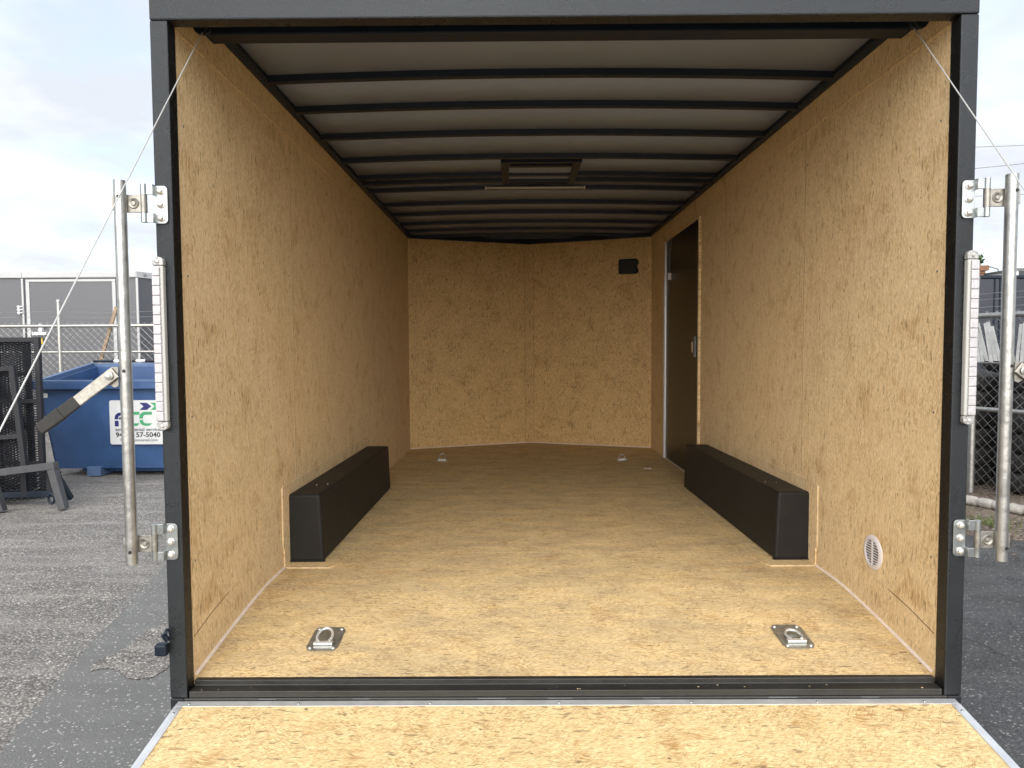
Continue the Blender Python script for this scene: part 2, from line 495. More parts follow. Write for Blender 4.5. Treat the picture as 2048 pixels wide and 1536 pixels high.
sheet('ground', [(-400, -60), (400, -60), (400, 600), (-400, 600)], GZ - 0.008, 'asphalt_old')
def wobble(pts, amp, sub, seed):
    rr = random.Random(seed)
    out = []
    for (a, b) in zip(pts[:-1], pts[1:]):
        for k in range(sub):
            t = k / sub
            out.append((a[0] + (b[0] - a[0]) * t + rr.uniform(-amp, amp), a[1] + (b[1] - a[1]) * t + rr.uniform(-amp, amp)))
    out.append(pts[-1])
    return out
# smoother, newer strip the trailer stands on, with a worn-through spot
edge = wobble([(-3.4, 9.0), (-2.95, 4.0), (-2.70, 2.65), (-2.54, 1.94), (-2.46, 1.54), (-2.39, 1.21), (-2.30, 0.87), (-2.24, 0.63), (-2.16, 0.38), (-1.9, -0.8), (-1.8, -8)], 0.012, 8, 3)
sheet('asphalt_strip', edge + [(1.40, -8), (1.40, 9.0)], GZ - 0.004, 'asphalt_new')
spot = wobble([(-1.50, 1.95), (-1.9, 1.75), (-2.16, 1.66), (-2.19, 1.56), (-2.21, 1.42), (-2.19, 1.25), (-2.27, 1.17), (-2.23, 1.04), (-2.17, 1.07), (-2.09, 1.05), (-1.99, 0.96), (-1.9, 0.96), (-1.85, 1.13), (-1.75, 1.29), (-1.50, 1.40)], 0.012, 5, 9)
sheet('worn_patch', spot, GZ, 'asphalt_old')
edgeR = wobble([(3.0, 8.0), (3.38, 3.62), (3.6, 3.35), (4.2, 3.1), (5.2, 2.2), (7, 0), (9, -8)], 0.03, 10, 5)
sheet('dark_asphalt', [(1.40, -8), (1.40, 8.0)] + edgeR, GZ - 0.004, 'asphalt_dark')
edgeD = wobble([(3.0, 8.004), (3.38, 3.624), (3.6, 3.354), (4.2, 3.104), (5.2, 2.204), (7, 0.004)], 0.03, 10, 5)
sheet('dirt_verge', edgeD + [(9, 0), (9, 9), (3, 9)], GZ - 0.0055, 'dirt')

# ------------------------------------------------------------------ the cargo trailer
T = empty('cargo_trailer', 'open black enclosed cargo trailer lined with wood strand board, ramp door lowered', 'trailer')
WX, HX, YN, YA, CH = 1.22, 1.275, 4.68, 5.13, 2.12      # wall, outer skin, nose corner, nose apex, ceiling

# floor: rear apron dips to the sill
def floor_piece(y0, z0, y1, z1, apex=None):
    b = MB()
    g = 0.0012
    if apex:
        poly = [(-WX, y0 + g), (WX, y0 + g), (WX, y1), (0, apex), (-WX, y1)]
        top = [(x, y, z1) for x, y in poly]
        b.prism(top, (0, 0, -0.02))
    else:
        b.hexa([(-WX, y0 + g, z0 - .02), (WX, y0 + g, z0 - .02), (WX, y1 - g, z1 - .02), (-WX, y1 - g, z1 - .02),
                (-WX, y0 + g, z0), (WX, y0 + g, z0), (WX, y1 - g, z1), (-WX, y1 - g, z1)])
    return b.build('floor_panel', 'osb_floor', T)
def apron_z(y):
    return -0.080 * max(0.0, (0.68 - y) / 0.68) ** 1.25
ap = MB()
yy = [0.0 + 1.1168 * k / 24 for k in range(25)]
ap.add([v for y in yy for v in ((-WX, y, apron_z(y)), (WX, y, apron_z(y)), (WX, y, apron_z(y) - .02), (-WX, y, apron_z(y) - .02))],
       [f for k in range(24) for f in ((4 * k, 4 * k + 1, 4 * k + 5, 4 * k + 4), (4 * k + 3, 4 * k + 7, 4 * k + 6, 4 * k + 2))] + [(0, 3, 2, 1)])
ap.build('floor_panel', 'osb_floor', T, smooth=True)
floor_piece(1.118, 0, 2.34, 0)
floor_piece(2.34, 0, 3.56, 0)
floor_piece(3.56, 0, YN, 0, YA)
MB().box(-HX + .002, HX - .002, 0.012, YN, -0.24, -0.11).build('chassis', 'black_steel', T)

# walls
def wall_panel(side, y0, y1, z0=None, z1=2.03):
    x0 = side * WX
    x1 = side * (WX + 0.01)
    b = MB()
    za = -0.09 if y0 < 0.3 else -0.015
    zb = -0.015
    g = 0.0016
    lo = za if z0 is None else z0
    lo2 = zb if z0 is None else z0
    p = [(x0, y0 + g, lo), (x1, y0 + g, lo), (x1, y1 - g, lo2), (x0, y1 - g, lo2), (x0, y0 + g, z1), (x1, y0 + g, z1), (x1, y1 - g, z1), (x0, y1 - g, z1)]
    b.hexa(p)
    return b.build('wall_panel', 'osb_wall', T)
for a, b_ in ((0.0, 1.097), (1.097, 2.317), (2.317, 3.537), (3.537, YN)):
    wall_panel(-1, a, b_)
DY0, DY1, DZ1 = 2.885, 4.06, 1.965
for a, b_ in ((0.0, 1.07), (1.07, 2.285), (2.285, DY0), (DY1, YN)):
    wall_panel(1, a, b_)
wall_panel(1, DY0, DY1, DZ1 + 0.005, 2.03)
for sgn, y in ((-1, 1.097), (-1, 2.317), (-1, 3.537), (1, 1.07), (1, 2.285)):
    MB().box(min(sgn * (WX - .0007), sgn * (WX + .002)), max(sgn * (WX - .0007), sgn * (WX + .002)), y - .0065, y - .002, 0.38, 2.0).build('sheet_edge', 'raw_edge', T)
    MB().box(min(sgn * (WX - .0004), sgn * (WX + .002)), max(sgn * (WX - .0004), sgn * (WX + .002)), y - .0019, y + .0015, 0.38, 2.0).build('seam_shade', 'scratch_seam_shade', T)  # solid brown strip: shade of the sheet joint put into colour
for sgn in (-1, 1):
    xi, xo = sgn * (WX - 0.006), sgn * (WX + 0.01)
    for a, b_ in ((0.0, 2.40), (2.40, YN)):
        MB().box(min(xi, xo), max(xi, xo), a + .001, b_ - .001, 2.012, CH).build('top_strip', 'osb_wall', T)
        MB().box(min(xi + sgn * .0005, xo), max(xi + sgn * .0005, xo), a + .002, b_ - .002, 2.0035, 2.0118).build('strip_edge', 'raw_edge', T)
    # outside skin of the body
    MB().box(min(sgn * (HX - .02), sgn * HX), max(sgn * (HX - .02), sgn * HX), 0.02, YN, -0.30, 2.16).build('side_skin', 'white_paint', T)
    MB().box(min(sgn * (HX - .012), sgn * (HX + .006)), max(sgn * (HX - .012), sgn * (HX + .006)), -0.004, 0.02, -0.22, 2.16).build('corner_trim', 'white_paint', T)
    # wall framing between the skins so nothing shows through
    MB().box(min(sgn * (WX + .011), sgn * (HX - .021)), max(sgn * (WX + .011), sgn * (HX - .021)), 0.02, YN - .1, 2.03, 2.15).build('top_rail', 'black_steel', T)
    # nose panel
    n = MB()
    n.prism([(sgn * WX, YN, -0.01), (0, YA, -0.01), (0, YA, CH + .05), (sgn * WX, YN, CH + .03)], (0, 0.012, 0))
    n.build('nose_panel', 'osb_nose', T)
    n = MB()
    n.prism([(sgn * HX, YN, -0.3), (0, YA + .08, -0.3), (0, YA + .08, 2.16), (sgn * HX, YN, 2.16)], (0, 0.012, 0))
    n.build('nose_skin', 'white_paint', T)
# nose seam batten and corner battens
def nose_pt(x, off=0.0):
    return YA - (YA - YN) * abs(x) / WX - off
MB().prism([(-0.045, nose_pt(.045, .006), 0.0), (0, nose_pt(0, .006), 0.0), (0.045, nose_pt(.045, .006), 0.0), (0.045, nose_pt(.045), 0.0), (0, nose_pt(0), 0.0), (-0.045, nose_pt(.045), 0.0)], (0, 0, CH - .06)).build('nose_batten', 'osb_batten', T)
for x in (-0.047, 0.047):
    MB().box(x - .0008, x + .0008, nose_pt(.047, .0012), nose_pt(.047) + .001, 0.008, CH - .065).build('seam_shade', 'gap_shade', T)  # solid dark strip painting the shadow line beside the batten
for sgn in (-1, 1):
    MB().prism([(sgn * WX, YN + .004, 0.0), (sgn * (WX - .09), nose_pt(WX - .09, .005), 0.0), (sgn * (WX - .09), nose_pt(WX - .09, -.001), 0.0), (sgn * WX, YN + .008, 0.0)], (0, 0, CH - .02)).build('corner_batten', 'osb_batten', T)
    MB().tube([(sgn * (WX - .002), YN - .004, 0.004), (0, YA - .006, 0.004)], 0.006, 6).build('caulk_bead', 'caulk', T)
# caulk along the floor edges
for sgn in (-1, 1):
    rr = random.Random(11 + sgn)
    pts = [(sgn * (WX - .002), 0.02 + .087 * k, apron_z(0.02 + .087 * k) + .001) for k in range(11)]
    MB().tube(pts, [0.0055 + rr.uniform(0, .002) for _ in pts], 6).build('caulk_bead', 'caulk', T)
    MB().tube([(sgn * (WX - .001), 2.80, 0.001), (sgn * (WX - .001), (DY0 if sgn > 0 else 4.66), 0.001)], 0.0045, 6).build('caulk_bead', 'raw_edge', T)
    # lower wall seam strip near the opening
    MB().prism([(sgn * (WX - .0005), 0.02, 0.055), (sgn * (WX - .0005), 0.16, 0.085), (sgn * (WX - .0005), 0.30, 0.105), (sgn * (WX - .0005), 0.30, 0.102), (sgn * (WX - .0005), 0.16, 0.0815), (sgn * (WX - .0005), 0.02, 0.051)], (sgn * .0004, 0, 0)).build('scratch', 'scratch_seam_shade', T)

for sgn in (-1, 1):
    for y, z in ((0.045, 0.30), (0.05, 0.78), (0.05, 1.24), (0.048, 1.72), (1.04, 0.75), (1.05, 1.35), (1.05, 1.85), (2.24, 0.8), (2.25, 1.5)):
        MB().lathe([(0.0045, 0), (0.003, .0012), (0.0008, .0004)], (sgn * WX, y, z), (-sgn, 0, 0), 8).build('screw', 'grey_steel', T, smooth=True)

# ceiling: skin panels between steel bows
def crown(x):
    return 0.022 * (1 - (x / WX) ** 2)
bows = [0.755, 1.120, 1.535, 1.98, 2.395, 2.55, 2.765, 3.245, 3.63, 4.05, 4.41, 4.73, 4.95]
XS = [-WX + WX * 2 * k / 14 for k in range(15)]
def ceil_panel(y0, y1, nose=False):
    b = MB()
    vs, fs = [], []
    for x in XS:
        yy1 = min(y1, nose_pt(x) + .01) if nose else y1
        vs += [(x, y0, CH + .035 + crown(x)), (x, yy1, CH + .035 + crown(x))]
    for k in range(14):
        fs.append((2 * k, 2 * k + 1, 2 * k + 3, 2 * k + 2))
    b.add(vs, fs)
    o = b.build('ceiling_panel', 'roof_skin', T, smooth=True)
    sol = o.modifiers.new('thick', 'SOLIDIFY')
    sol.thickness = 0.004
    sol.offset = 1
    return o
ys = [0.001] + bows
for a, b_ in zip(ys[:-1], ys[1:]):
    ceil_panel(a, b_, b_ > YN)
ceil_panel(bows[-1], YA, True)
def bow(y, wd=0.046, h=0.029):
    lim = WX if y < YN else WX * (YA - y) / (YA - YN)
    b = MB()
    vs, fs = [], []
    n = 18
    prof = [(-wd / 2, 0.0), (-wd / 2 + .006, -h), (wd / 2 - .006, -h), (wd / 2, 0.0)]
    for k in range(n + 1):
        x = -lim + 2 * lim * k / n
        for dy, dz in prof:
            vs.append((x, y + dy, CH + .0345 + crown(x) + dz))
    for k in range(n):
        for j in range(3):
            a = k * 4 + j
            fs.append((a, a + 1, a + 5, a + 4))
    b.add(vs, fs)
    return b.build('roof_bow', 'black_steel', T)
for y in bows:
    bow(y)
MB().box(-HX + .004, HX - .004, 0.0, YN, 2.185, 2.205).build('roof', 'white_paint', T)
for sgn in (-1, 1):
    MB().prism([(sgn * (WX + .009), 0.02, CH + .0005), (sgn * (WX - .022), 0.02, CH + .0005), (sgn * (WX - .034), 0.02, CH + .012), (sgn * (WX - .034), 0.02, CH + .06), (sgn * (WX + .009), 0.02, CH + .06)], (0, YN - .03, 0)).build('roof_rail', 'black_steel', T)
    MB().prism([(sgn * (WX - .01), YN - .001, CH - .002), (0, YA - .005, CH - .002), (0, YA - .03, CH - .002), (sgn * (WX - .01), YN - .026, CH - .002)], (0, 0, 0.055)).build('nose_rail', 'black_steel', T)
# roof vent framing with its lid and the dome light beside it
V0, V1, VX0, VX1 = 2.055, 2.615, -0.232, 0.265
zc = CH + 0.055
rv = MB()
for x0, x1, y0, y1 in ((VX0, VX0 + .045, V0, V1), (VX1 - .045, VX1, V0, V1), (VX0 + .045, VX1 - .045, V0, V0 + .03), (VX0 + .045, VX1 - .045, V1 - .03, V1)):
    rv.box(x0, x1, y0, y1, zc - .031, zc - .003)
vent = rv.build('roof_vent', 'black_steel', T, bevel=0.003)
MB().box(VX0 + .045, VX1 - .045, V0 + .03, V1 - .03, zc - .012, zc - .006).build('vent_lid', 'roof_skin', vent)
MB().box(VX0 + .05, VX1 - .05, V0 + .085, V0 + .125, zc - .03, zc - .013).build('vent_bar', 'black_steel', vent)
dl = MB().box(-0.345, 0.335, 2.640, 2.668, zc - .050, zc - .036).build('dome_light', 'led_lens', T, bevel=0.006)
MB().box(-0.355, -0.346, 2.637, 2.671, zc - .052, zc - .034).build('end_cap', 'white_plastic', dl)
MB().box(0.336, 0.345, 2.637, 2.671, zc - .052, zc - .034).build('end_cap', 'white_plastic', dl)
MB().box(-0.06, 0.06, 2.643, 2.665, zc - .0355, zc - .02).build('mount', 'black_steel', dl)

# rear frame
FY0, FY1 = -0.052, 0.0
def post(sgn):
    b = MB()
    b.box(min(sgn * 1.213, sgn * 1.268), max(sgn * 1.213, sgn * 1.268), FY0, FY1, -0.119, 2.0075)
    o = b.build('frame_post', 'black_frame', T, bevel=0.004)
    MB().box(min(sgn * 1.225, sgn * 1.268), max(sgn * 1.225, sgn * 1.268), FY0, FY1, -0.30, -0.1205).build('corner_foot', 'black_frame', T, bevel=0.003)
    return o
post(-1); post(1)
MB().box(-1.268, 1.268, FY0 - .002, FY1, 2.008, 2.215).build('header', 'black_frame', T, bevel=0.005)
MB().box(-1.215, 1.215, 0.20, 0.275, 2.078, 2.120).build('spring_tube', 'black_steel', T, bevel=0.006)
# sill: two shallow steps
MB().prism([(-1.208, 0.012, -0.079), (-1.208, -0.012, -0.079), (-1.208, -0.012, -0.097), (-1.208, -0.050, -0.098), (-1.208, -0.050, -0.119), (-1.208, 0.012, -0.119)], (2.416, 0, 0)).build('sill', 'black_sill', T, bevel=0.002)
MB().box(-1.224, 1.224, FY0 - .001, 0.011, -0.26, -0.1195).build('rear_crossmember', 'black_sill', T, bevel=0.003)
# scuffs of bare metal along the sill
rr = random.Random(4)
for k in range(7):
    x = -0.95 + k * 0.31 + rr.uniform(-.06, .06)
    MB().box(x, x + rr.uniform(.05, .10), FY0 - .0016, FY0 - .0011, -0.1235, -0.1205 + rr.uniform(-.001, .0)).build('paint_scuff', 'grey_steel', T)
deb = MB()
for k in range(22):
    x = random.choice([random.uniform(-1.19, -0.9), random.uniform(-.2, .5), random.uniform(0.3, 1.19)])
    y = random.uniform(-0.045, -0.014); s_ = random.uniform(.0008, .0028)
    deb.box(x, x + s_ * random.uniform(1, 3), y, y + s_, -0.098, -0.098 + s_ * .6)
deb.build('wood_crumbs', 'raw_edge', T, kind='stuff')

# pulley gussets and ramp cables
RY, RZ = -0.058, -0.128                                   # ramp hinge edge (top)
RL, RS = 2.05, math.atan(0.178)
def ramp_pt(x, s, up=0.0):
    return Vector((x, RY - s * math.cos(RS) - up * math.sin(RS), RZ - s * math.sin(RS) + up * math.cos(RS)))
for sgn in (-1, 1):
    gp = [(1.219, 2.085), (1.2085, 2.064), (1.203, 2.052), (1.196, 2.042), (1.186, 2.0365), (1.176, 2.037), (1.170, 2.043), (1.160, 2.058), (1.13, 2.085), (1.13, 2.118), (1.219, 2.118)]
    MB().prism([(sgn * x, 0.10, z) for x, z in gp], (0, 0.012, 0)).build('gusset', 'black_steel', T)
    MB().lathe([(0.022, 0), (0.017, .006), (0.022, .012)], (sgn * 1.176, 0.113, 2.062), (0, 1, 0), 16).build('pulley', 'black_steel', T)
    a = Vector((-1.173, 0.098, 2.038)) if sgn < 0 else Vector((1.156, 0.098, 2.034))
    b_ = ramp_pt(-1.236, 1.76, 0.004) if sgn < 0 else ramp_pt(1.243, 1.74, 0.004)
    if sgn < 0:
        b_.x = -1.222
    MB().tube([a, a.lerp(b_, .5) + Vector((0, 0, -.006)), b_], 0.0018, 6).build('lift_cable', 'cable_metal', T, smooth=True)

# ramp door
def ramp_box(x0, x1, s0, s1, u0, u1):
    b = MB()
    b.hexa([ramp_pt(x0, s1, u0), ramp_pt(x1, s1, u0), ramp_pt(x1, s0, u0), ramp_pt(x0, s0, u0),
            ramp_pt(x0, s1, u1), ramp_pt(x1, s1, u1), ramp_pt(x1, s0, u1), ramp_pt(x0, s0, u1)])
    return b
rd = ramp_box(-1.222, 1.225, 0.018, RL - .02, -0.02, -0.0015).build('ramp_door', 'osb_ramp', T)
rd['label'] = 'wood surfaced ramp door with aluminium edging'
ramp_box(-1.238, 1.242, 0.0, RL, -0.048, -0.0205).build('ramp_skin', 'white_paint', rd)
ramp_box(-1.24, 1.244, -0.002, 0.022, -0.004, 0.001).build('edge_trim', 'aluminium', rd, bevel=0.0008)
for x0, x1 in ((-1.242, -1.216), (1.219, 1.246)):
    ramp_box(x0, x1, 0.022, RL, -0.004, 0.001).build('edge_trim', 'aluminium', rd, bevel=0.0008)
    xe = x0 if x0 < 0 else x1
    ramp_box(min(xe, xe + (.004 if x0 > 0 else -.004)), max(xe, xe + (.004 if x0 > 0 else -.004)), 0.0, RL, -0.05, -0.006).build('side_trim', 'aluminium', rd)
def rivet(p, n, r=0.0045, parent=None, m='zinc'):
    return MB().lathe([(r, 0), (r * .8, r * .45), (r * .35, r * .7)], p, n, 8).build('rivet', m, parent, smooth=True)
nrm = Vector((0, -math.sin(RS), math.cos(RS)))
for x in (-1.20, -0.85, -0.43, -0.02, 0.40, 0.80, 1.14):
    rivet(ramp_pt(x, 0.011, 0.001), nrm, 0.0045, rd)
for x in (-1.229, 1.232):
    for s_ in (0.055, 0.46, 0.9, 1.35, 1.8):
        rivet(ramp_pt(x, s_, 0.001), nrm, 0.005, rd)
# hinge tube between ramp and crossmember
MB().tube([(-1.20, -0.056, -0.142), (1.20, -0.056, -0.142)], 0.011, 8).build('hinge_tube', 'black_steel', T, smooth=True)

# wheel boxes with plywood surrounds
for sgn in (-1, 1):
    xi = WX - 0.0005
    b = MB()
    f0, f1 = 0.965, 2.665
    b.hexa([(sgn * 1.222, f0, 0.006), (sgn * 1.056, f0, 0.006), (sgn * 1.052, f1, 0.006), (sgn * 1.222, f1, 0.006),
            (sgn * 1.222, f0 + .0, 0.325), (sgn * 1.070, f0, 0.325), (sgn * 1.062, f1, 0.315), (sgn * 1.222, f1, 0.315)])
    wb = b.build('wheel_box', 'felt_black', T, bevel=0.012, seg=3)
    MB().box(min(sgn * 1.215, sgn * 1.05), max(sgn * 1.215, sgn * 1.05), f0 - .003, f0 + .01, 0.0062, 0.012).build('base_flange', 'felt_black', wb)
    for k in range(2):
        rivet(Vector((sgn * 1.10 + k * sgn * .05, f0 + .25 - k * .02, 0.3245)), (0, 0, 1), 0.003, wb, 'bright_zinc')
    # floor surround
    MB().prism([(sgn * (WX - .003), 0.892, 0.0), (sgn * 1.005, 0.892, 0.0), (sgn * 0.985, 0.93, 0.0), (sgn * 0.985, 2.70, 0.0), (sgn * (WX - .003), 2.70, 0.0)], (0, 0, 0.006)).build('floor_patch', 'osb_floor', T)
    MB().box(min(sgn * 1.008, sgn * 1.205), max(sgn * 1.008, sgn * 1.205), 0.884, 0.8915, 0.0002, 0.0062).build('patch_edge', 'raw_edge', T)
    # wall surround
    MB().prism([(sgn * (WX - .006), 0.895, 0.0), (sgn * (WX - .006), 0.895, 0.372), (sgn * (WX - .006), 2.70, 0.372), (sgn * (WX - .006), 2.70, 0.007), (sgn * (WX - .006), 2.2, 0.007)], (sgn * .006, 0, 0)).build('wall_patch', 'osb_wall', T)
    MB().box(min(sgn * (WX - .006), sgn * WX), max(sgn * (WX - .006), sgn * WX), 0.882, 0.8945, 0.085, 0.372).build('patch_edge', 'raw_edge', T)
    MB().box(min(sgn * (WX - .0055), sgn * WX), max(sgn * (WX - .0055), sgn * WX), 0.895, 2.70, 0.3725, 0.3765).build('patch_edge', 'raw_edge', T)

# recessed tie-down rings
def d_ring(cx, cy, cz, slope, raised, wide):
    M4 = Matrix.Translation((cx, cy, cz)) @ Matrix.Rotation(slope, 4, 'X')
    def tr(b):
        b.v = [tuple(M4 @ Vector(v)) for v in b.v]
        return b
    w_, l_ = 0.056, 0.078
    c_ = 0.014
    octo = [(-w_ + c_, -l_), (w_ - c_, -l_), (w_, -l_ + c_), (w_, l_ - c_), (w_ - c_, l_), (-w_ + c_, l_), (-w_, l_ - c_), (-w_, -l_ + c_)]
    n = 24
    b = MB()
    # plate with a round pan pressed into it
    outer = []
    for k in range(n):
        a = 2 * PI * k / n
        dx, dy = math.cos(a), math.sin(a)
        t = min((w_ / abs(dx)) if abs(dx) > 1e-6 else 9, (l_ / abs(dy)) if abs(dy) > 1e-6 else 9)
        t = min(t, (w_ + l_ - c_) / (abs(dx) + abs(dy)))
        outer.append((dx * t, dy * t))
    r0, r1 = 0.044, 0.030
    vs = [(x, y, 0.0) for x, y in outer] + [(x, y, 0.0028) for x, y in outer]
    vs += [(r0 * math.cos(2 * PI * k / n), r0 * 1.12 * math.sin(2 * PI * k / n), 0.0028) for k in range(n)]
    vs += [(r1 * math.cos(2 * PI * k / n), r1 * 1.12 * math.sin(2 * PI * k / n), 0.0010) for k in range(n)]
    vs += [(0.5 * r1 * math.cos(2 * PI * k / n), 0.5 * r1 * 1.12 * math.sin(2 * PI * k / n), 0.0035) for k in range(n)]
    fs = []
    for q in range(4):
        for k in range(n):
            fs.append((q * n + k, q * n + (k + 1) % n, (q + 1) * n + (k + 1) % n, (q + 1) * n + k))
    fs.append(tuple(range(4 * n, 5 * n)))
    b.add(vs, fs)
    d = tr(b).build('tie_down', 'zinc_dark', T, smooth=True)
    ring = MB()
    rp = []
    for k in range(15):
        a = -0.25 * PI + 1.5 * PI * k / 14
        rp.append(Vector((0.027 * math.cos(a), 0.002 + 0.034 * (math.sin(a) + 0.7), 0.0)))
    tilt = Matrix.Translation((0, -0.036, 0.012)) @ Matrix.Rotation(raised, 4, 'X')
    ring.tube([tilt @ p for p in rp], 0.0050, 8)
    tr(ring).build('ring', 'bright_zinc', d, smooth=True)
    tr(MB().box(-0.034, 0.034, -0.047, -0.031, 0.003, 0.013)).build('strap', 'bright_zinc', d, bevel=0.002)
    for sx in (-1, 1):
        for sy in (-1, 1):
            tr(MB().lathe([(0.0065, 0.0028), (0.005, 0.006), (0.002, 0.007)], (sx * 0.041, sy * 0.062, 0), (0, 0, 1), 8)).build('bolt', 'bright_zinc', d, smooth=True)
    return d
SLO = math.atan2(apron_z(0.30) - apron_z(0.16), 0.14)
d_ring(-0.842, 0.228, apron_z(0.228) + .0006, SLO, 0.34, 1)
d_ring(0.842, 0.232, apron_z(0.232) + .0006, SLO, 0.03, 1)
d_ring(-0.82, 3.98, 0.0006, 0, 0.8, 1)
d_ring(0.81, 3.96, 0.0006, 0, 0.5, 1)

# round wall vent
vc = Vector((WX, 0.404, 0.208))
b = MB()
b.lathe([(0.066, 0.0), (0.066, 0.004), (0.058, 0.008), (0.050, 0.008), (0.050, 0.002)], vc, (-1, 0, 0), 32, cap=False)
wv_ = b.build('wall_vent', 'white_plastic', T, smooth=True)
MB().lathe([(0.0505, 0.001), (0.0505, 0.0018)], vc, (-1, 0, 0), 28).build('grille_back', 'gap_shade', wv_)
MB().box(WX - .007, WX - .002, 0.404 - .003, 0.404 + .003, 0.208 - .05, 0.208 + .05).build('grille_rib', 'white_plastic', wv_)
for k in range(10):
    z = -0.0455 + k * 0.0101
    hw = math.sqrt(max(0.0, 0.0505 ** 2 - z ** 2)) - .001
    MB().box(WX - .0062, WX - .0024, 0.404 - hw, 0.404 + hw, 0.208 + z - .0019, 0.208 + z + .0019).build('louvre', 'white_plastic', wv_)

# side door
sd_ = MB().box(WX - .002, WX + .02, DY0 + .012, DY1 - .045, 0.012, DZ1 - .004).build('side_door', 'door_black', T)
MB().box(WX - .010, WX + .018, DY1 - .044, DY1 - .004, 0.002, DZ1).build('door_trim', 'aluminium', sd_, bevel=0.002)
MB().box(WX - .016, WX - .0105, DY1 - .030, DY1 - .006, 0.002, DZ1 - .3).build('door_trim', 'white_plastic', sd_)
MB().box(WX - .010, WX + .018, DY0 + .012, DY1 - .045, 0.0008, 0.0115).build('threshold', 'aluminium', sd_)
MB().box(WX - .016, WX + .012, DY0 - .014, DY0 + .011, 0.002, DZ1 + .004).build('door_jamb', 'osb_wall', sd_)
MB().box(WX - .007, WX + .012, DY0 + .0115, DY1 - .001, DZ1 - .0035, DZ1 + .0045).build('door_jamb', 'osb_wall', sd_)
MB().box(WX - .020, WX - .0025, DY0 + .075, DY0 + .125, 0.93, 1.09).build('latch', 'grey_steel', sd_, bevel=0.006)
MB().tube([(WX - .03, DY0 + .10, 0.97), (WX - .03, DY0 + .10, 1.05)], 0.008, 8).build('lever', 'weathered_wood', sd_)
for z in (1.11, 1.21):
    rivet(Vector((WX - .0025, DY0 + .06, z)), (-1, 0, 0), 0.005, sd_, 'bright_zinc')
# tag hanging by a cord from the door head
kt = empty('key_tag', 'small white tag hanging on a cord at the head of the black side door', 'tag')
kx, ky = WX - 0.02, 3.80
MB().box(kx - .016, kx + .014, ky - .003, ky + .003, 1.60, 1.66).build('tag_plate', 'white_plastic', kt, bevel=0.001)
MB().tube([(WX - .009, ky + .02, DZ1 - .01), (kx, ky + .012, 1.85), (kx, ky, 1.655)], 0.0022, 5).build('cord', 'grey_steel', kt)
MB().tube([(WX - .009, ky - .02, DZ1 - .01), (kx, ky - .014, 1.83), (kx, ky, 1.655)], 0.0022, 5).build('cord', 'grey_steel', kt)
# black electrical box on the nose wall
eb = MB()
ex = 1.0
ey = nose_pt(ex)
ang = math.atan2(YA - YN, WX)
Mx = Matrix.Translation((ex, ey, 1.833)) @ Matrix.Rotation(-ang, 4, 'Z')
eb.box(-0.092, 0.092, -0.05, 0.01, -0.074, 0.074)
eb.v = [tuple(Mx @ Vector(v)) for v in eb.v]
ebo = eb.build('electrical_box', 'felt_black', T, bevel=0.012)
for dz in (-0.045, 0.035):
    e2 = MB().box(0.0925, 0.104, -0.035, -0.01, dz - .02, dz + .02)
    e2.v = [tuple(Mx @ Vector(v)) for v in e2.v]
    e2.build('clip', 'felt_black', ebo)

# LED strips on the posts
for sgn, z0, z1 in ((-1, 0.748, 1.287), (1, 0.752, 1.291)):
    xc = sgn * 1.256
    y0 = FY0 - .001
    L = MB().box(xc - .017, xc + .017, y0 - .020, y0, z0 + .028, z1 - .028).build('marker_light', 'led_side', T, bevel=0.004)
    nC = 16
    for k in range(nC):
        a = z0 + .030 + (z1 - z0 - .06) * k / nC
        b_ = z0 + .030 + (z1 - z0 - .06) * (k + 1) / nC
        xl = xc - .016 if sgn < 0 else xc - .008
        MB().box(xl, xl + .024, y0 - .0255, y0 - .0202, a + .0005, b_ - .0005).build('led_cell', 'led_lens', L, bevel=0.003)
    for zz_, d in ((z0, 1), (z1, -1)):
        cap = []
        for k in range(9):
            a = PI * k / 8
            cap.append((xc - .0175 * math.cos(a), y0 - .018, zz_ + d * .014 - d * .014 * math.sin(a)))
        cap += [(xc + .0175, y0 - .018, zz_ + d * .027), (xc - .0175, y0 - .018, zz_ + d * .027)]
        MB().prism(cap, (0, 0.018, 0)).build('end_cap', 'led_cap', L, bevel=0.003)
        MB().lathe([(0.006, 0), (0.0045, .004), (.001, .005)], (xc, y0 - .018, zz_ + d * .014), (0, -1, 0), 8).build('screw', 'bright_zinc', L, smooth=True)

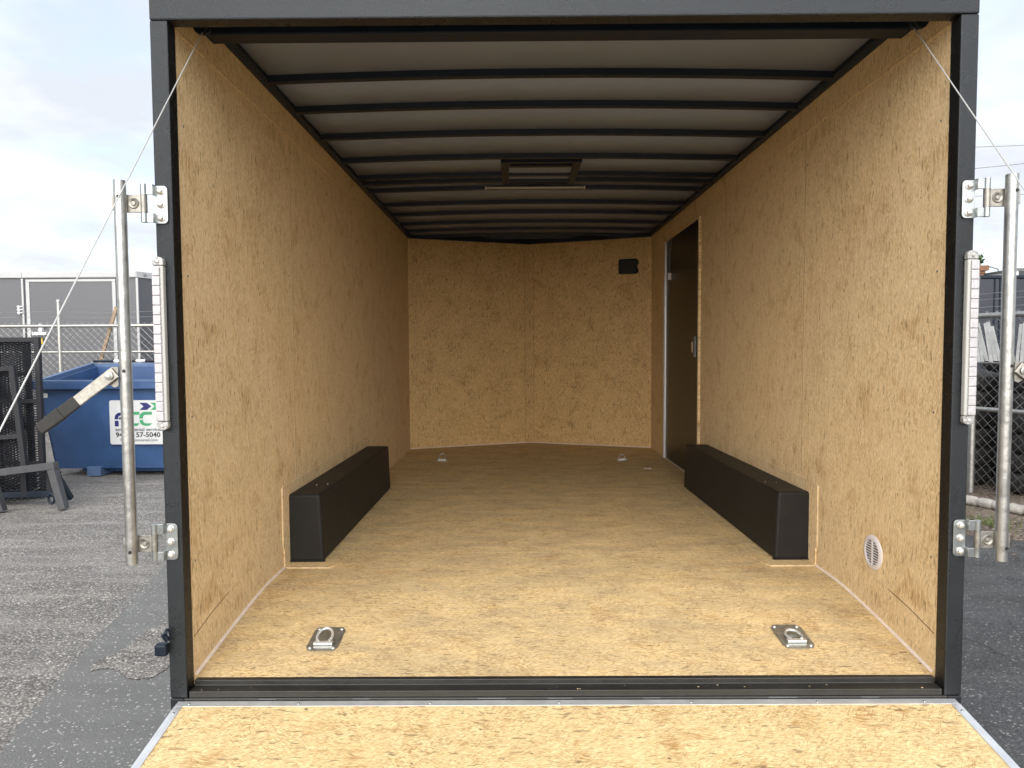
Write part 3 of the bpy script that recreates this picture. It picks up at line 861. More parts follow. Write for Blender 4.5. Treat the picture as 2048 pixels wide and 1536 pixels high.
# swing-out lock bars, hinged on the posts
def bolt(p, parent, r=0.011):
    MB().lathe([(r * 1.25, 0), (r * 1.25, .002), (r, .0025), (r, .007), (r * .75, .010), (r * .3, .0115)], p, (0, -1, 0), 12).build('bolt', 'bright_zinc', parent, smooth=True)
for sgn in (-1, 1):
    px = sgn * 1.355
    py = -0.088
    b = MB().tube([(px, py, 0.330), (px, py, 1.515)], 0.0178, 20)
    bar = b.build('lock_bar', 'galv', T, smooth=True)
    bar['label'] = 'galvanised swing-out ' + ('left' if sgn < 0 else 'right') + ' lock bar'
    MB().lathe([(0.0135, 0), (0.0135, .001)], (px, py, 1.5152), (0, 0, 1), 16).build('pipe_bore', 'gap_shade', bar)
    for zc_ in (1.448, 0.392):
        # hinge plate on the post
        xa, xb = 1.226, 1.264
        pl = MB()
        rr_ = 0.012
        loop = []
        for cx, cz, a0 in ((xa + rr_, -0.058 + rr_, PI), (xb - .004, -0.058 + .004, 1.5 * PI), (xb - .004, 0.058 - .004, 0), (xa + rr_, 0.058 - rr_, .5 * PI)):
            r_ = rr_ if cx < 1.25 else .004
            for k in range(4):
                a = a0 + .5 * PI * k / 3
                loop.append((sgn * (cx + r_ * math.cos(a)), FY0 - .0055, zc_ + cz + r_ * math.sin(a)))
        pl.prism(loop, (0, 0.0045, 0))
        pl.build('hinge_plate', 'zinc', bar, bevel=0.0012)
        for dz in (-0.041, 0.0, 0.041):
            bolt((sgn * 1.247, FY0 - .0056, zc_ + dz), bar, 0.0095)
        # bent leaf round to the knuckles
        for z0, z1 in ((zc_ - .056, zc_ - .028), (zc_ + .028, zc_ + .060)):
            MB().box(min(sgn * 1.263, sgn * 1.283), max(sgn * 1.263, sgn * 1.283), FY0 - .022, FY0 - .017, z0, z1).build('leaf', 'zinc', bar, bevel=0.001)
            MB().box(min(sgn * 1.263, sgn * 1.268), max(sgn * 1.263, sgn * 1.268), FY0 - .017, FY0 - .001, z0, z1).build('leaf', 'zinc', bar, bevel=0.001)
            MB().tube([(sgn * 1.291, FY0 - .020, z0), (sgn * 1.291, FY0 - .020, z1)], 0.0095, 12).build('knuckle', 'zinc', bar, smooth=True)
        MB().tube([(sgn * 1.291, FY0 - .020, zc_ - .0275), (sgn * 1.291, FY0 - .020, zc_ + .0275)], 0.0098, 12).build('knuckle', 'galv_rough', bar, smooth=True)
        # strap from the knuckle to the pipe with a pressed dimple
        MB().box(min(sgn * 1.297, sgn * 1.350), max(sgn * 1.297, sgn * 1.350), FY0 - .026, FY0 - .021, zc_ - .027, zc_ + .027).build('strap', 'galv_rough', bar, bevel=0.0012)
        MB().lathe([(0.017, 0), (0.014, .004), (0.011, .003), (0.008, .0015), (0.006, .0045), (0.001, .005)], (sgn * 1.319, FY0 - .0258, zc_), (0, -1, 0), 18).build('dimple', 'galv_rough', bar, smooth=True)
        MB().box(min(sgn * 1.371, sgn * 1.379), max(sgn * 1.371, sgn * 1.379), FY0 - .040, FY0 - .018, zc_ - .022, zc_ + .022).build('strap_end', 'galv_rough', bar, bevel=0.0012)
        MB().lathe([(0.0055, 0), (0.0055, .0006)], (px + .004, py - .0176, zc_ + (.016 if zc_ > 1 else -.02)), (0, -1, 0), 10).build('pin_hole', 'gap_shade', bar)
    MB().lathe([(0.0055, 0), (0.0055, .0006)], (px + .004, py - .0176, 0.935), (0, -1, 0), 10).build('pin_hole', 'gap_shade', bar)
    # lever handle pivoting on an ear
    hx, hz = px + sgn * .017, 0.918
    ear = MB()
    ear.prism([(hx, py - .012, hz + .030), (hx + sgn * .020, py - .012, hz + .030), (hx + sgn * .045, py - .012, hz + .012), (hx + sgn * .045, py - .012, hz - .018), (hx + sgn * .012, py - .012, hz - .034), (hx, py - .012, hz - .030)], (0, 0.005, 0))
    ear.build('ear', 'galv_rough', bar, bevel=0.001)
    h0 = Vector((hx + sgn * .022, py - .018, hz + .002))
    h1 = Vector((hx + sgn * .222, py - .050, hz - .158))
    dirv = (h1 - h0).normalized()
    side = dirv.cross(Vector((0, 1, 0))).normalized()
    nv = dirv.cross(side).normalized()
    def strip(t0, t1, hw0, hw1, th, m, name, off=0.0):
        b = MB()
        p = []
        for o_ in (off - th / 2, off + th / 2):
            for t, hw, s_ in ((t0, hw0, -1), (t1, hw1, -1), (t1, hw1, 1), (t0, hw0, 1)):
                p.append(h0 + dirv * t + side * s_ * hw + nv * o_)
        b.hexa(p)
        return b.build(name, m, bar, bevel=0.003)
    Ln = (h1 - h0).length
    strip(-0.020, Ln * .60, 0.0195, 0.0175, 0.006, 'galv_rough', 'handle')
    strip(Ln * .47, Ln * .70, 0.0185, 0.0190, 0.014, 'rubber', 'grip')
    strip(Ln * .69, Ln, 0.0205, 0.0165, 0.020, 'rubber', 'grip')
    bolt(h0 + Vector((0, -.006, 0)), bar, 0.010)
    # keeper below the bar, black clip on the left post
MB().box(-1.300, -1.262, -0.082, -0.0535, 0.030, 0.068).build('hold_back', 'black_steel', T, bevel=0.006)
MB().tube([(-1.262, -0.068, 0.078), (-1.270, -0.075, 0.098), (-1.260, -0.070, 0.112)], 0.009, 8).build('hold_back', 'black_steel', T, smooth=True)
rivet(Vector((-1.259, -0.062, 0.112)), (0, -1, 0), 0.006, T, 'black_steel')
# wheels tucked under the body
for sgn in (-1, 1):
    for y in (1.42, 2.22):
        ty = MB().lathe([(0.20, 0.0), (0.33, 0.0), (0.35, 0.03), (0.35, 0.14), (0.33, 0.17), (0.20, 0.17)], (sgn * 1.09, y, -0.20), (sgn, 0, 0), 28).build('wheel', 'tyre', T, smooth=True)
        MB().lathe([(0.198, 0.165), (0.17, 0.150), (0.06, 0.150), (0.05, 0.172)], (sgn * 1.09, y, -0.20), (sgn, 0, 0), 20).build('rim', 'white_paint', ty, smooth=True)
# sliver of trash on the floor
sv = MB().hexa([(0.92, 3.48, 0.0005), (0.975, 3.455, 0.0005), (0.977, 3.461, 0.0005), (0.921, 3.487, 0.0005), (0.92, 3.48, 0.004), (0.975, 3.455, 0.004), (0.977, 3.461, 0.004), (0.921, 3.487, 0.004)]).build('plastic_scrap', 'white_plastic')
tag(sv, 'small pale plastic scrap on the trailer floor near the side door', 'scrap')
sv = MB().hexa([(-0.357, 4.25, 0.0005), (-0.352, 4.25, 0.0005), (-0.350, 4.34, 0.0005), (-0.354, 4.34, 0.0005), (-0.357, 4.25, 0.003), (-0.352, 4.25, 0.003), (-0.350, 4.34, 0.003), (-0.354, 4.34, 0.003)]).build('wood_splinter', 'raw_edge')
tag(sv, 'thin pale wood splinter on the floor before the nose wall', 'splinter')

# ------------------------------------------------------------------ left yard
# blue dumpster
D = empty('dumpster', 'blue steel dumpster with white company sign, open top', 'dumpster')
fx0, fx1, fyb, bk = -6.05, -3.9, 6.25, 7.62
def dump_wall(name, p, th):
    return MB().prism(p, th).build(name, 'dumpster_blue', D, bevel=0.004)
zb, zf, zk = GZ + 0.09, 0.60, 0.80
dump_wall('front_wall', [(-5.95, fyb + .07, zb), (fx1 - .1, fyb + .07, zb), (fx1, fyb, zf), (fx0 - .04, fyb, zf)], (0, 0.03, 0))
dump_wall('back_wall', [(-6.02, bk - .05, zb), (fx1 - .1, bk - .05, zb), (fx1, bk, zk), (fx0 - .17, bk, zk)], (0, 0.03, 0))
dump_wall('side_wall', [(-5.95, fyb + .07, zb), (-6.02, bk - .05, zb), (fx0 - .17, bk, zk), (fx0 - .04, fyb, zf)], (0.03, 0, 0))
dump_wall('side_wall', [(fx1 - .1, fyb + .07, zb), (fx1 - .1, bk - .05, zb), (fx1, bk, zk), (fx1, fyb, zf)], (-0.03, 0, 0))
dump_wall('bottom', [(-5.93, fyb + .08, zb), (fx1 - .11, fyb + .08, zb), (fx1 - .11, bk - .06, zb), (-6.0, bk - .06, zb)], (0, 0, 0.02))
MB().box(fx0 - .11, fx1 + .05, fyb - .07, fyb - .001, zf - .055, zf + .045).build('rim', 'dumpster_blue', D, bevel=0.008)
MB().box(fx0 - .105, fx1 + .045, fyb - .065, fyb + .02, zf + .0455, zf + .058).build('rim_cap', 'dumpster_edge', D, bevel=0.004)
MB().prism([(fx0 - .10, fyb, zf - .03), (fx0 - .10, fyb, zf + .05), (fx0 - .24, bk, zk + .05), (fx0 - .24, bk, zk - .03)], (0.06, 0, 0)).build('rim', 'dumpster_edge', D, bevel=0.004)
MB().box(fx0 - .24, fx1 + .05, bk + .001, bk + .06, zk - .04, zk + .045).build('rim', 'dumpster_edge', D, bevel=0.006)
MB().tube([(fx0 - .20, bk + .03, zk + .075), (fx1, bk + .03, zk + .075)], 0.018, 8).build('lid_rod', 'black_steel', D, smooth=True)
for k, (a, b_) in enumerate(((0.30, 0.52), (0.62, 0.75), (0.98, 1.3))):
    MB().tube([(fx0 - .2 + a, bk + .028, zk + .076), (fx0 - .2 + b_, bk + .028, zk + .076)], 0.0195, 8).build('rod_sleeve', 'white_paint', D, smooth=True)
for x in (-5.53, -4.3):
    MB().box(x, x + .17, fyb + .02, fyb + .30, GZ, zb + .03).build('foot', 'dumpster_edge' if x < -5 else 'dumpster_blue', D, bevel=0.006)
MB().box(-5.7, fx1 - .15, fyb + .20, fyb + .30, zb - .06, zb).build('skid', 'dumpster_blue', D)
MB().box(-6.035, -5.975, fyb + .0, fyb + .012, zf - .16, zf - .105).build('sticker', 'sign_white', D)
# sign, tilted with the front sheet
sx0, sx1, sz0, sz1 = -5.215, -4.49, -0.150, 0.402
sy = fyb + .012
sg = []
for cx, cz, a0 in ((sx1 - .025, sz1 - .025, 0), (sx0 + .025, sz1 - .025, .5 * PI), (sx0 + .025, sz0 + .025, PI), (sx1 - .025, sz0 + .025, 1.5 * PI)):
    for k in range(4):
        a = a0 + .5 * PI * k / 3
        sg.append((cx + .025 * math.cos(a), sy, cz + .025 * math.sin(a)))
sign = MB().prism(sg, (0, 0.05, 0)).build('sign', 'sign_white', D)
ty_ = sy - 0.0012
SX = (sx1 - sx0) / 110.0                                   # sign units
def sp(u, v):                                              # u across 0..110, v down 0..88
    return (sx0 + u * SX, ty_, sz1 - v * (sz1 - sz0) / 88.0)
def flat(poly, m, name):
    return MB().prism([sp(*p) for p in poly], (0, 0.001, 0)).build(name, m, sign)
flat([(57, 5), (71, 5), (80, 12.2), (71, 19.5), (57, 19.5), (65, 12.2)], 'navy', 'arrow')
flat([(78, 5), (91, 5), (100, 12.2), (91, 19.5), (78, 19.5), (86, 12.2)], 'green', 'arrow')
def arc_pts(cx, cy, r, a0, a1, n=8):
    return [(cx + r * math.cos(math.radians(a0 + (a1 - a0) * k / n)), cy - r * math.sin(math.radians(a0 + (a1 - a0) * k / n))) for k in range(n + 1)]
flat(arc_pts(20, 35, 10.5, 180, 90) + [(30, 24.5), (30, 30), (20.5, 30)] + arc_pts(20.5, 34.8, 4.3, 90, 180) + [(16.2, 38), (9.5, 38)], 'navy', 'letter')
flat([(17.5, 33.6), (30, 33.6), (30, 38), (17.5, 38)], 'navy', 'letter')
flat([(9.5, 40.6), (16.8, 40.6), (16.8, 52), (9.5, 52)], 'navy', 'letter')
for o_ in (0, 23.5):
    flat(arc_pts(44 + o_, 34, 11, 180, 90) + [(57 + o_, 23), (57 + o_, 29), (45 + o_, 29)] + arc_pts(45 + o_, 34, 5, 90, 180) + [(40 + o_, 36.6), (33 + o_, 36.6)], 'green', 'letter')
    flat([(33 + o_, 39.2), (40 + o_, 39.2)] + arc_pts(45 + o_, 41, 5, 180, 270) + [(57 + o_, 46), (52 + o_, 51)] + arc_pts(44 + o_, 40, 11, 270, 180), 'green', 'letter')
def line(txt, u, v, size, bold, m='ink', sx=1.0):
    p = sp(u, v)
    text_mesh(txt, size, m, 'lettering', sign, (p[0], p[1] + .0006, p[2]), bold, sx)
line('environmental services', 10, 61.5, 0.062, 0.0008, 'ink', 1.02)
line('94', 10.5, 73.5, 0.086, 0.0022, 'ink', 1.06)
line('57-5040', 49, 73.5, 0.086, 0.0022, 'ink', 1.07)
line('fccenvironmental.com', 19, 82, 0.050, 0.0003, 'ink', 1.05)

# chain link fence
def chain_fence(F, a, b_, zt, zb_, pitch, rail_zs, post_ts, post_top, prefix_m='galv', barb=()):
    a, b_ = Vector(a), Vector(b_)
    L = (b_ - a).length
    d = (b_ - a) / L
    def P(t, z):
        q = a + d * t
        return Vector((q.x, q.y, z))
    for t in post_ts:
        MB().tube([P(t, GZ), P(t, post_top - .05), P(t, post_top - .02)], [0.037, 0.035, 0.036], 12).build('post', 'galv', F, smooth=True)
        MB().lathe([(0.041, 0), (0.039, .02), (0.024, .036), (.004, .042)], P(t, post_top - .02), (0, 0, 1), 12).build('post_cap', 'galv', F, smooth=True)
    for z, r in rail_zs:
        MB().tube([P(0, z), P(L, z)], r, 10).build('rail', 'galv', F, smooth=True)
    m = MB()
    H = zt - zb_
    nx = int((L + H) / pitch) + 1
    off = d.cross(Vector((0, 0, 1))) * 0.004
    for k in range(nx + 1):
        for s_ in (1, -1):
            t0 = k * pitch - (H if s_ > 0 else 0)
            t1 = t0 + s_ * H if s_ > 0 else t0 - H
            za, zb2 = zb_, zt
            lo, hi = (t0, t1)
            # clip to the panel
            def clip(t0, z0, t1, z1):
                for lim in (0.0, L):
                    if (t0 - lim) * (t1 - lim) < 0:
                        f = (lim - t0) / (t1 - t0)
                        zc2 = z0 + (z1 - z0) * f
                        if (lim == 0.0 and t0 < 0) or (lim == L and t0 > L):
                            t0, z0 = lim, zc2
                        else:
                            t1, z1 = lim, zc2
                return t0, z0, t1, z1
            if max(t0, t1) <= 0 or min(t0, t1) >= L:
                continue
            t0, z0, t1, z1 = clip(t0, za, t1, zb2)
            m.wire(P(t0, z0) + off * s_, P(t1, z1) + off * s_, 0.0029)
        # twisted wire ends standing over the rail
        if 0 < k * pitch < L:
            t = k * pitch
            m.wire(P(t, zt - .01), P(t + .006, zt + .045), 0.002)
            m.wire(P(t - .016, zt + .052), P(t + .006, zt + .03), 0.002)
            m.wire(P(t + .02, zt + .054), P(t + .002, zt + .03), 0.002)
    m.build('chain_link', 'galv', F, kind='stuff')
    for z, sag in barb:
        n = 8
        MB().tube([P(L * k / n, z - sag * math.sin(PI * ((k / n * 3) % 1))) for k in range(n + 1)], 0.0028, 4).build('barbed_wire', 'galv', F)

FL = empty('chain_link_fence', 'grey chain link fence with barbed wire behind the blue dumpster', 'fence')
chain_fence(FL, (-10.6, 9.0, 0), (-3.0, 9.0, 0), 1.44, GZ + .05, 0.115, ((1.44, 0.028), (1.012, 0.018)), (0.35, 2.97, 5.6, 7.4), 1.86, barb=((1.60, .03), (1.70, .05)))
# lath leaning on the fence
bd = MB().prism([(-7.55, 9.10, GZ), (-7.48, 9.10, GZ), (-6.725, 9.10, 1.735), (-6.768, 9.10, 1.765)], (0, 0.03, 0)).build('wood_lath', 'weathered_wood')
tag(bd, 'weathered wood lath sticking up behind the fence rail by the grey trailer', 'board')

# grey enclosed trailer behind the fence
G = empty('grey_trailer', 'dark grey enclosed trailer with white trim behind the left fence', 'trailer')
gy = 11.5
MB().box(-12.6, -7.70, gy, gy + 2.4, -0.1, 2.50).build('body', 'grey_skin', G)
MB().hexa([(-7.699, gy + .002, -0.1), (-7.69, gy + .002, -0.1), (-6.9, gy + 1.4, -0.1), (-7.699, gy + 1.4, -0.1), (-7.699, gy + .002, 2.5), (-7.69, gy + .002, 2.5), (-6.9, gy + 1.4, 2.5), (-7.699, gy + 1.4, 2.5)]).build('nose', 'grey_skin', G)
MB().prism([(-12.6, gy - .04, 2.505), (-10.0, gy - .04, 2.505), (-10.0, gy - .04, 2.62), (-12.6, gy - .04, 2.62)], (0, 2.4, 0)).build('roof_trim', 'trim_white', G)
MB().box(-9.999, -7.70, gy - .045, gy + 2.4, 2.495, 2.625).build('roof_trim', 'trim_white', G, bevel=0.02)
MB().prism([(-7.699, gy - .04, 2.50), (-7.69, gy - .04, 2.50), (-6.85, gy + 1.4, 2.47), (-7.699, gy + 1.4, 2.47)], (0, 0, .12)).build('roof_trim', 'trim_white', G)
for x in (-7.60, -7.32):
    MB().lathe([(.03, 0), (.025, .02)], (x, gy + .10 + (x + 7.6) * 1.67, 2.56), (0.4, -1, 0), 8).build('marker_lamp', 'grey_steel', G)
for x0, x1, z0, z1 in ((-9.93, -9.86, 0.0, 2.42), (-8.20, -8.13, 0.0, 2.42), (-9.93, -8.13, 2.421, 2.47), (-10.02, -9.98, 0.0, 2.49)):
    MB().box(x0, x1, gy - .03, gy - .001, z0, z1).build('door_trim', 'trim_white', G, bevel=0.005)
MB().box(-7.72, -7.68, gy - .03, gy - .001, 0.0, 2.49).build('door_trim', 'trim_white', G)
gd = MB().box(-9.855, -8.205, gy - .018, gy - .002, 0.02, 2.415).build('door', 'grey_skin', G)
MB().box(-9.80, -9.52, gy - .09, gy - .03, 1.36, 1.42).build('latch', 'white_paint', gd)
MB().box(-9.66, -9.60, gy - .09, gy - .03, 1.43, 1.58).build('latch', 'white_paint', gd)
MB().box(-9.78, -9.62, gy - .05, gy - .03, 1.18, 1.30).build('placard', 'yellow', gd)
MB().box(-9.78, -9.62, gy - .055, gy - .031, 1.10, 1.16).build('placard', 'sign_white', gd)
for z in (0.90, 1.02):
    MB().box(-9.75, -9.70, gy - .05, gy - .03, z - .06, z + .05).build('bracket', 'white_paint', gd)
hg = MB()
for z in (1.80, 1.86, 1.92):
    hg.box(-10.10, -9.99, gy - .06, gy - .031, z, z + .02)
hg.box(-10.08, -10.05, gy - .065, gy - .0605, 1.78, 1.95)
hg.build('door_hinge', 'white_paint', G)
for sgn, y in ((0, gy + 1.0), (0, gy + 1.7)):
    MB().lathe([(0.2, 0), (0.34, 0), (0.35, .04), (0.35, .16), (.2, .2)], (-8.4, y, GZ + .35), (1, 0, 0), 20).build('wheel', 'tyre', G, smooth=True)

# expanded-metal ramp gates standing at the far left
def mesh_gate(name, label, org, ux, uz, W, H, bars, cell=(0.066, 0.027), m='gate_black', extra=()):
    g = empty(name, label, 'ramp gate', 'black mesh ramp gates')
    org, ux, uz = Vector(org), Vector(ux).normalized(), Vector(uz).normalized()
    nn = ux.cross(uz).normalized()
    def P(u, v, n=0.0):
        return org + ux * u + uz * v + nn * n
    def tubebar(u0, v0, u1, v1, hw, name_):
        b = MB()
        d = (P(u1, v1) - P(u0, v0)).normalized()
        s_ = d.cross(nn).normalized()
        p = []
        for o_ in (-hw, hw):
            p += [P(u0, v0) + s_ * -hw + nn * o_, P(u1, v1) + s_ * -hw + nn * o_, P(u1, v1) + s_ * hw + nn * o_, P(u0, v0) + s_ * hw + nn * o_]
        b.hexa(p)
        return b.build(name_, m, g)
    tubebar(0, 0, 0, H, .025, 'upright'); tubebar(W, 0, W, H, .025, 'upright')
    tubebar(.025, .025, W - .025, .025, .024, 'crossbar'); tubebar(.025, H - .025, W - .025, H - .025, .024, 'crossbar')
    for kind, t in bars:
        if kind == 'v':
            tubebar(t, .05, t, H - .05, .024, 'upright')
        else:
            tubebar(.025, t, W - .025, t, .023, 'crossbar')
    me = MB()
    cw, ch = cell
    nu, nv_ = int(W / cw), int(H / ch)
    for i in range(nu):
        for j in range(nv_):
            u, v = i * cw, j * ch
            for s_ in (1, -1):
                a = P(u, v + (0 if s_ > 0 else ch), -.03)
                b2 = P(u + cw, v + (ch if s_ > 0 else 0), -.03)
                me.tube([a, b2], 0.0052, 3, False)
    me.build('mesh_panel', m, g, kind='stuff')
    return g
mesh_gate('ramp_gate', 'tall black expanded metal ramp gate leaning upright beside the dumpster', (-6.37, 4.98, GZ + .02), (1, 0.04, 0), (-0.10, 0.14, 1), 1.16, 1.72,
          (('v', 0.72), ('h', 0.35), ('h', 1.02)))
mesh_gate('ramp_gate', 'second black mesh ramp gate standing close behind the leaning front one', (-6.75, 5.35, GZ + .02), (1, 0.02, 0), (-0.06, 0.08, 1), 1.18, 1.68,
          (('v', 0.80), ('h', 0.70), ('h', 1.30)))
mesh_gate('ramp_gate', 'third mesh ramp gate leaning crookedly at the left picture edge', (-6.12, 4.70, GZ + .02), (1, 0.10, 0.06), (-0.16, 0.10, 1), 0.92, 1.36,
          (('v', 0.45), ('h', 0.62)))
S_ = empty('steel_stand', 'low grey black steel stand with splayed legs in front of the mesh gates', 'stand')
def sqbar(a, b_, hw, name, m='grey_steel'):
    a, b_ = Vector(a), Vector(b_)
    d = (b_ - a).normalized()
    s_ = d.cross(Vector((0, 1, 0))).normalized()
    n_ = d.cross(s_).normalized()
    p = []
    for o_ in (-hw, hw):
        p += [a + s_ * -hw + n_ * o_, b_ + s_ * -hw + n_ * o_, b_ + s_ * hw + n_ * o_, a + s_ * hw + n_ * o_]
    return MB().hexa(p).build(name, m, S_, bevel=0.004)
sqbar((-6.4, 4.62, -0.33), (-4.68, 4.46, -0.110), 0.034, 'top_bar', 'stand_steel')
sqbar((-4.715, 4.46, -0.150), (-4.62, 4.46, GZ + .005), 0.036, 'leg', 'stand_steel')
sqbar((-5.25, 4.36, -0.235), (-5.16, 4.36, GZ + .005), 0.036, 'leg', 'stand_steel')
sqbar((-4.78, 4.55, -0.15), (-4.72, 4.72, -0.50), 0.025, 'brace', 'black_steel')
sqbar((-6.0, 4.70, -0.47), (-4.80, 4.62, -0.42), 0.030, 'lower_bar', 'black_steel')
mp_ = MB()
for i in range(22):
    for k in range(8):
        u0, u1 = -6.3 + i * .07, -6.3 + (i + 1) * .07
        za, zb3 = -0.46 + k * .036, -0.46 + (k + 1) * .036
        dz = (u0 + 4.8) * .09
        mp_.tube([(u0, 4.66, za + dz), (u1, 4.65, zb3 + dz)], 0.0055, 3, False)
        mp_.tube([(u0, 4.66, zb3 + dz), (u1, 4.65, za + dz)], 0.0055, 3, False)
mp_.build('mesh_panel', 'gate_black', S_, kind='stuff')
for x in (-5.12, -4.86):
    sqbar((x, 4.64, -0.46), (x - .01, 4.64, -0.16), 0.03, 'upright', 'gate_black')
tor = MB()
tor.tube([Vector((-4.80 + .03 * math.cos(a), 4.55, -0.46 + .05 * math.sin(a))) for a in [2 * PI * k / 12 for k in range(13)]], 0.012, 6)
tor.build('chain_ring', 'black_steel', S_, smooth=True)

# ------------------------------------------------------------------ right yard
FR = empty('chain_link_fence', 'chain link fence with white slats in front of the tyre stacks', 'fence')
fa, fb = Vector((4.10, 6.70, 0)), Vector((6.0, 1.45, 0))
fl_ = (fb - fa).length
fd = (fb - fa) / fl_
tp = 1.76                                                 # distance of the visible post along the fence
chain_fence(FR, fa, fb, 1.32, GZ + .06, 0.105, ((1.325, 0.030), (0.352, 0.024), (0.835, 0.010)), (0.0, tp, 4.4), 1.735, barb=((1.42, .015), (1.50, .02), (1.56, .02)))
rr = random.Random(21)
fn_ = Vector((fd.y, -fd.x, 0))
t = 0.95
while t < 3.1:
    wd = rr.uniform(0.028, 0.040)
    q = fa + fd * t + (-fn_) * (-0.022)
    lean = rr.uniform(-.03, .05) + (0.06 if t < 2.05 else 0)
    zt_, zb_ = 1.24 + rr.uniform(-.05, .03), 0.845 + rr.uniform(0, .02)
    b = MB()
    dd = fd * wd
    q2 = q + fd * lean * -1
    th = fn_ * .004
    b.hexa([q + Vector((0, 0, zb_)), q + dd + Vector((0, 0, zb_)), q + dd + th + Vector((0, 0, zb_)), q + th + Vector((0, 0, zb_)),
            q2 + Vector((0, 0, zt_)), q2 + dd + Vector((0, 0, zt_)), q2 + dd + th + Vector((0, 0, zt_)), q2 + th + Vector((0, 0, zt_))])
    b.build('slat', 'slat_white', FR)
    t += wd + rr.uniform(.005, .014)

# stacked tyres behind the fence
def tyre_mesh():
    b = MB()
    R, r, h = 0.36, 0.20, 0.21
    prof = [(r, 0.03), (r + .03, 0.005), (R - .06, 0.0), (R - .015, 0.02), (R, 0.05), (R, 0.16), (R - .015, 0.19), (R - .06, h), (r + .03, h - .005), (r, h - .03), (r, 0.03)]
    b.lathe(prof, (0, 0, 0), (0, 0, 1), 28, cap=False)
    n = 28
    # tread blocks
    for k in range(56):
        a = 2 * PI * k / 56
        for z0, z1 in ((0.055, 0.10), (0.11, 0.155)):
            a1 = a + 2 * PI / 56 * .7
            p = []
            for z in (z0, z1):
                for rr2, aa in ((R - .002, a), (R - .002, a1), (R + .008, a1), (R + .008, a)):
                    p.append((rr2 * math.cos(aa), rr2 * math.sin(aa), z))
            b.hexa(p)
    return b
tm = None
ords = ['bottom', 'second', 'third', 'fourth', 'fifth', 'sixth', 'seventh']
for si, (x, y, n, where) in enumerate(((4.98, 5.72, 6, 'the stack behind the white topped fence post'), (5.42, 5.05, 6, 'the stack nearest the right picture edge'), (5.82, 5.92, 7, 'the rear stack between the two front ones'))):
    for k in range(n):
        if tm is None:
            o = tyre_mesh().build('tyre', 'tyre', smooth=True)
            tm = o.data
        else:
            o = bpy.data.objects.new('tyre', tm)
            COL.objects.link(o)
        o.location = (x + rr.uniform(-.03, .03), y + rr.uniform(-.03, .03), GZ + .012 + k * 0.2105)
        o.rotation_euler = (0, 0, rr.uniform(0, 6))
        tag(o, (ords[k] + ' tyre from the ground' if k else 'bottom tyre') + ' in ' + where, 'tyre', 'used tyres stacked behind the right fence')

# edging pipes on the verge
ed = MB()
pts = [Vector((3.9, 5.35, GZ + .04)), Vector((4.33, 4.47, GZ + .04)), Vector((4.54, 4.05, GZ + .04)), Vector((5.2, 2.9, GZ + .04))]
prs, rad = [], []
for a, b_ in zip(pts[:-1], pts[1:]):
    n = max(2, int((b_ - a).length / 0.022))
    for k in range(n):
        prs.append(a.lerp(b_, k / n) + Vector((0, 0, rr.uniform(-.002, .002))))
        rad.append(0.043 + (0.006 if len(prs) % 6 else -0.004) + rr.uniform(-.001, .001))
e_ = ed.tube(prs, rad, 10).build('edging_log', 'edging', smooth=True)
tag(e_, 'pale ribbed edging pipe lying on the dirt before the right fence', 'edging')
lv = MB()
for k in range(2600):
    x, y = rr.uniform(3.4, 6.5), rr.uniform(2.6, 6.6)
    s_ = rr.uniform(.008, .028)
    a = rr.uniform(0, 6.28)
    c, s2 = math.cos(a) * s_, math.sin(a) * s_
    z = GZ + rr.uniform(-.003, .012)
    lv.add([(x - c, y - s2, z), (x + s2 * .4, y - c * .4, z + rr.uniform(0, .012)), (x + c, y + s2, z + rr.uniform(0, .01)), (x - s2 * .4, y + c * .4, z + .002)], [(0, 1, 2, 3)])
tag(lv.build('leaf_litter', M['dirt'], kind='stuff'), 'dry leaf litter and wood chips on the dirt verge', 'litter')
gr = MB()
for cx, cy, n in ((4.02, 3.75, 260), (3.95, 4.3, 120), (4.75, 3.55, 300), (4.55, 3.2, 150), (5.0, 4.1, 160), (4.3, 5.2, 120)):
    for k in range(n):
        x, y = rr.gauss(cx, .13), rr.gauss(cy, .13)
        h = rr.uniform(.015, .06)
        a = rr.uniform(0, 6.28)
        dx, dy = math.cos(a) * .004, math.sin(a) * .004
        lx, ly = rr.uniform(-.03, .03), rr.uniform(-.03, .03)
        gr.add([(x - dx, y - dy, GZ - .005), (x + dx, y + dy, GZ - .005), (x + lx, y + ly, GZ + h)], [(0, 1, 2)])
tag(gr.build('grass_tufts', 'grass', kind='stuff'), 'sparse green grass tufts on the dirt verge', 'grass')

# dark trailer behind the tyres
K = empty('dark_trailer', 'black navy enclosed trailer standing behind the right fence', 'trailer')
MB().box(7.9, 13.5, 12.0, 14.4, 0.0, 2.42).build('body', 'dark_skin', K, bevel=0.01)
MB().box(7.88, 13.52, 11.97, 14.42, 2.421, 2.485).build('roof_cap', 'black_steel', K, bevel=0.01)
for x in (9.75, 9.86, 11.2):
    MB().box(x, x + .03, 11.985, 11.999, 0.0, 2.41).build('panel_joint', 'black_steel', K)
MB().box(8.0, 13.4, 12.1, 14.3, -0.15, -0.001).build('chassis', 'black_steel', K)
for y in (12.2, 14.0):
    for x in (9.6, 10.5):
        MB().lathe([(0.2, 0), (0.34, 0), (0.35, .04), (0.35, .16), (.2, .2)], (x, y, GZ + .35), (0, 1, 0), 20).build('wheel', 'tyre', K, smooth=True)

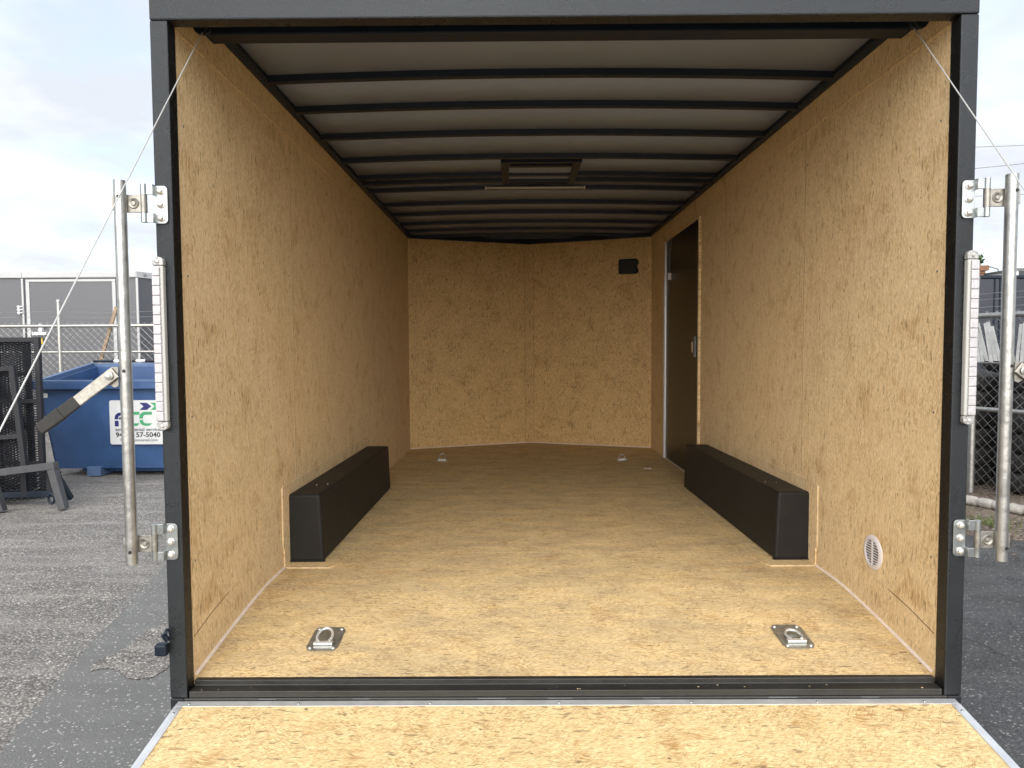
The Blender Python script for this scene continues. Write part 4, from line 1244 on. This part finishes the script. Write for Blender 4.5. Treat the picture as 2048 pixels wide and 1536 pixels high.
# far things over the dark trailer
B = empty('brick_tower', 'small brown brick tower with stepped cap rising over the dark trailer', 'building', loc=(0, 0, 0))
MB().box(20.9, 21.95, 30.2, 31.2, GZ, 4.50).build('shaft', 'brick', B)
MB().box(20.85, 22.00, 30.15, 31.25, 4.501, 4.62).build('ledge', 'brick', B)
MB().box(20.75, 22.10, 30.05, 31.35, 4.621, 4.86).build('cap', 'brick', B)
def tree(name, label, base, h, cr, n, seed, squash=0.8):
    g = empty(name, label, 'tree')
    r2 = random.Random(seed)
    bx, by, bz = base
    MB().tube([(bx, by, bz), (bx + .1, by, bz + h * .4), (bx - .1, by + .1, bz + h * .8)], [h * .03, h * .022, h * .008], 8).build('trunk', 'bark', g, smooth=True)
    lb = MB()
    for k in range(6):
        a = 2 * PI * k / 6
        lb.tube([(bx, by, bz + h * .45), (bx + math.cos(a) * cr * .6, by + math.sin(a) * cr * .6, bz + h * (.62 + .04 * k))], [h * .012, h * .004], 5)
    lb.build('limbs', 'bark', g)
    lf = MB()
    cl = [(bx + r2.gauss(0, cr * .5), by + r2.gauss(0, cr * .5), bz + h * .74 + r2.gauss(0, cr * .42 * squash), r2.uniform(.25, .5) * cr) for _ in range(26)]
    for k in range(n):
        cx, cy, cz, cr2 = r2.choice(cl)
        v = Vector((r2.gauss(0, 1), r2.gauss(0, 1), r2.gauss(0, 1))).normalized() * cr2 * r2.uniform(.4, 1.0)
        p = Vector((cx, cy, cz)) + v
        a = Vector((r2.gauss(0, 1), r2.gauss(0, 1), r2.gauss(0, 1))).normalized() * r2.uniform(.05, .11)
        b2 = a.cross(Vector((r2.gauss(0, 1), r2.gauss(0, 1), r2.gauss(0, 1)))).normalized() * a.length * .6
        lf.add([p - a, p + b2, p + a, p - b2], [(0, 1, 2, 3)])
    lf.build('crown', 'leaf', g)
    return g
tree('tree', 'green leafy tree showing above the brick tower', (22.3, 33.0, GZ), 6.6, 1.25, 6500, 5)
tree('tree', 'small low tree right of the brick tower', (24.0, 33.5, GZ), 5.5, 0.55, 2200, 8)
SL = empty('street_lamp', 'thin curved street lamp far off over the dark trailer', 'street lamp')
MB().tube([(31.2, 42, GZ), (31.2, 42, 5.4), (30.9, 42, 6.05), (30.4, 42, 6.2)], [.07, .05, .04, .035], 8).build('pole', 'grey_steel', SL, smooth=True)
MB().box(30.05, 30.42, 41.9, 42.1, 6.14, 6.24).build('lamp_head', 'grey_steel', SL, bevel=.02)
Wb = empty('white_building', 'white building corner with a dark window at the far right', 'building')
MB().box(23.35, 27.5, 30.0, 33.0, GZ, 4.62).build('wall', 'white_paint', Wb)
MB().box(23.25, 27.6, 29.9, 33.1, 4.621, 4.70).build('roof', 'grey_steel', Wb)
MB().box(23.45, 23.75, 29.97, 29.999, 4.38, 4.58).build('window', 'glass_dark', Wb)
for k, (za, zb2, y) in enumerate(((8.1, 9.1, 25), (7.5, 8.0, 25), (9.4, 9.9, 25), (4.7, 4.9, 28))):
    p = [Vector((10 + 24 * q / 10, y, za - .6 + (zb2 - za) * 3.2 * q / 10 * .9 - .5 * math.sin(PI * q / 10))) for q in range(11)]
    o = MB().tube(p, 0.011, 5).build('power_line', 'grey_steel', smooth=True)
    tag(o, ('middle', 'lower', 'topmost', 'lowest, nearly level')[k] + ' overhead wire crossing the sky on the right', 'wire', 'overhead wires')
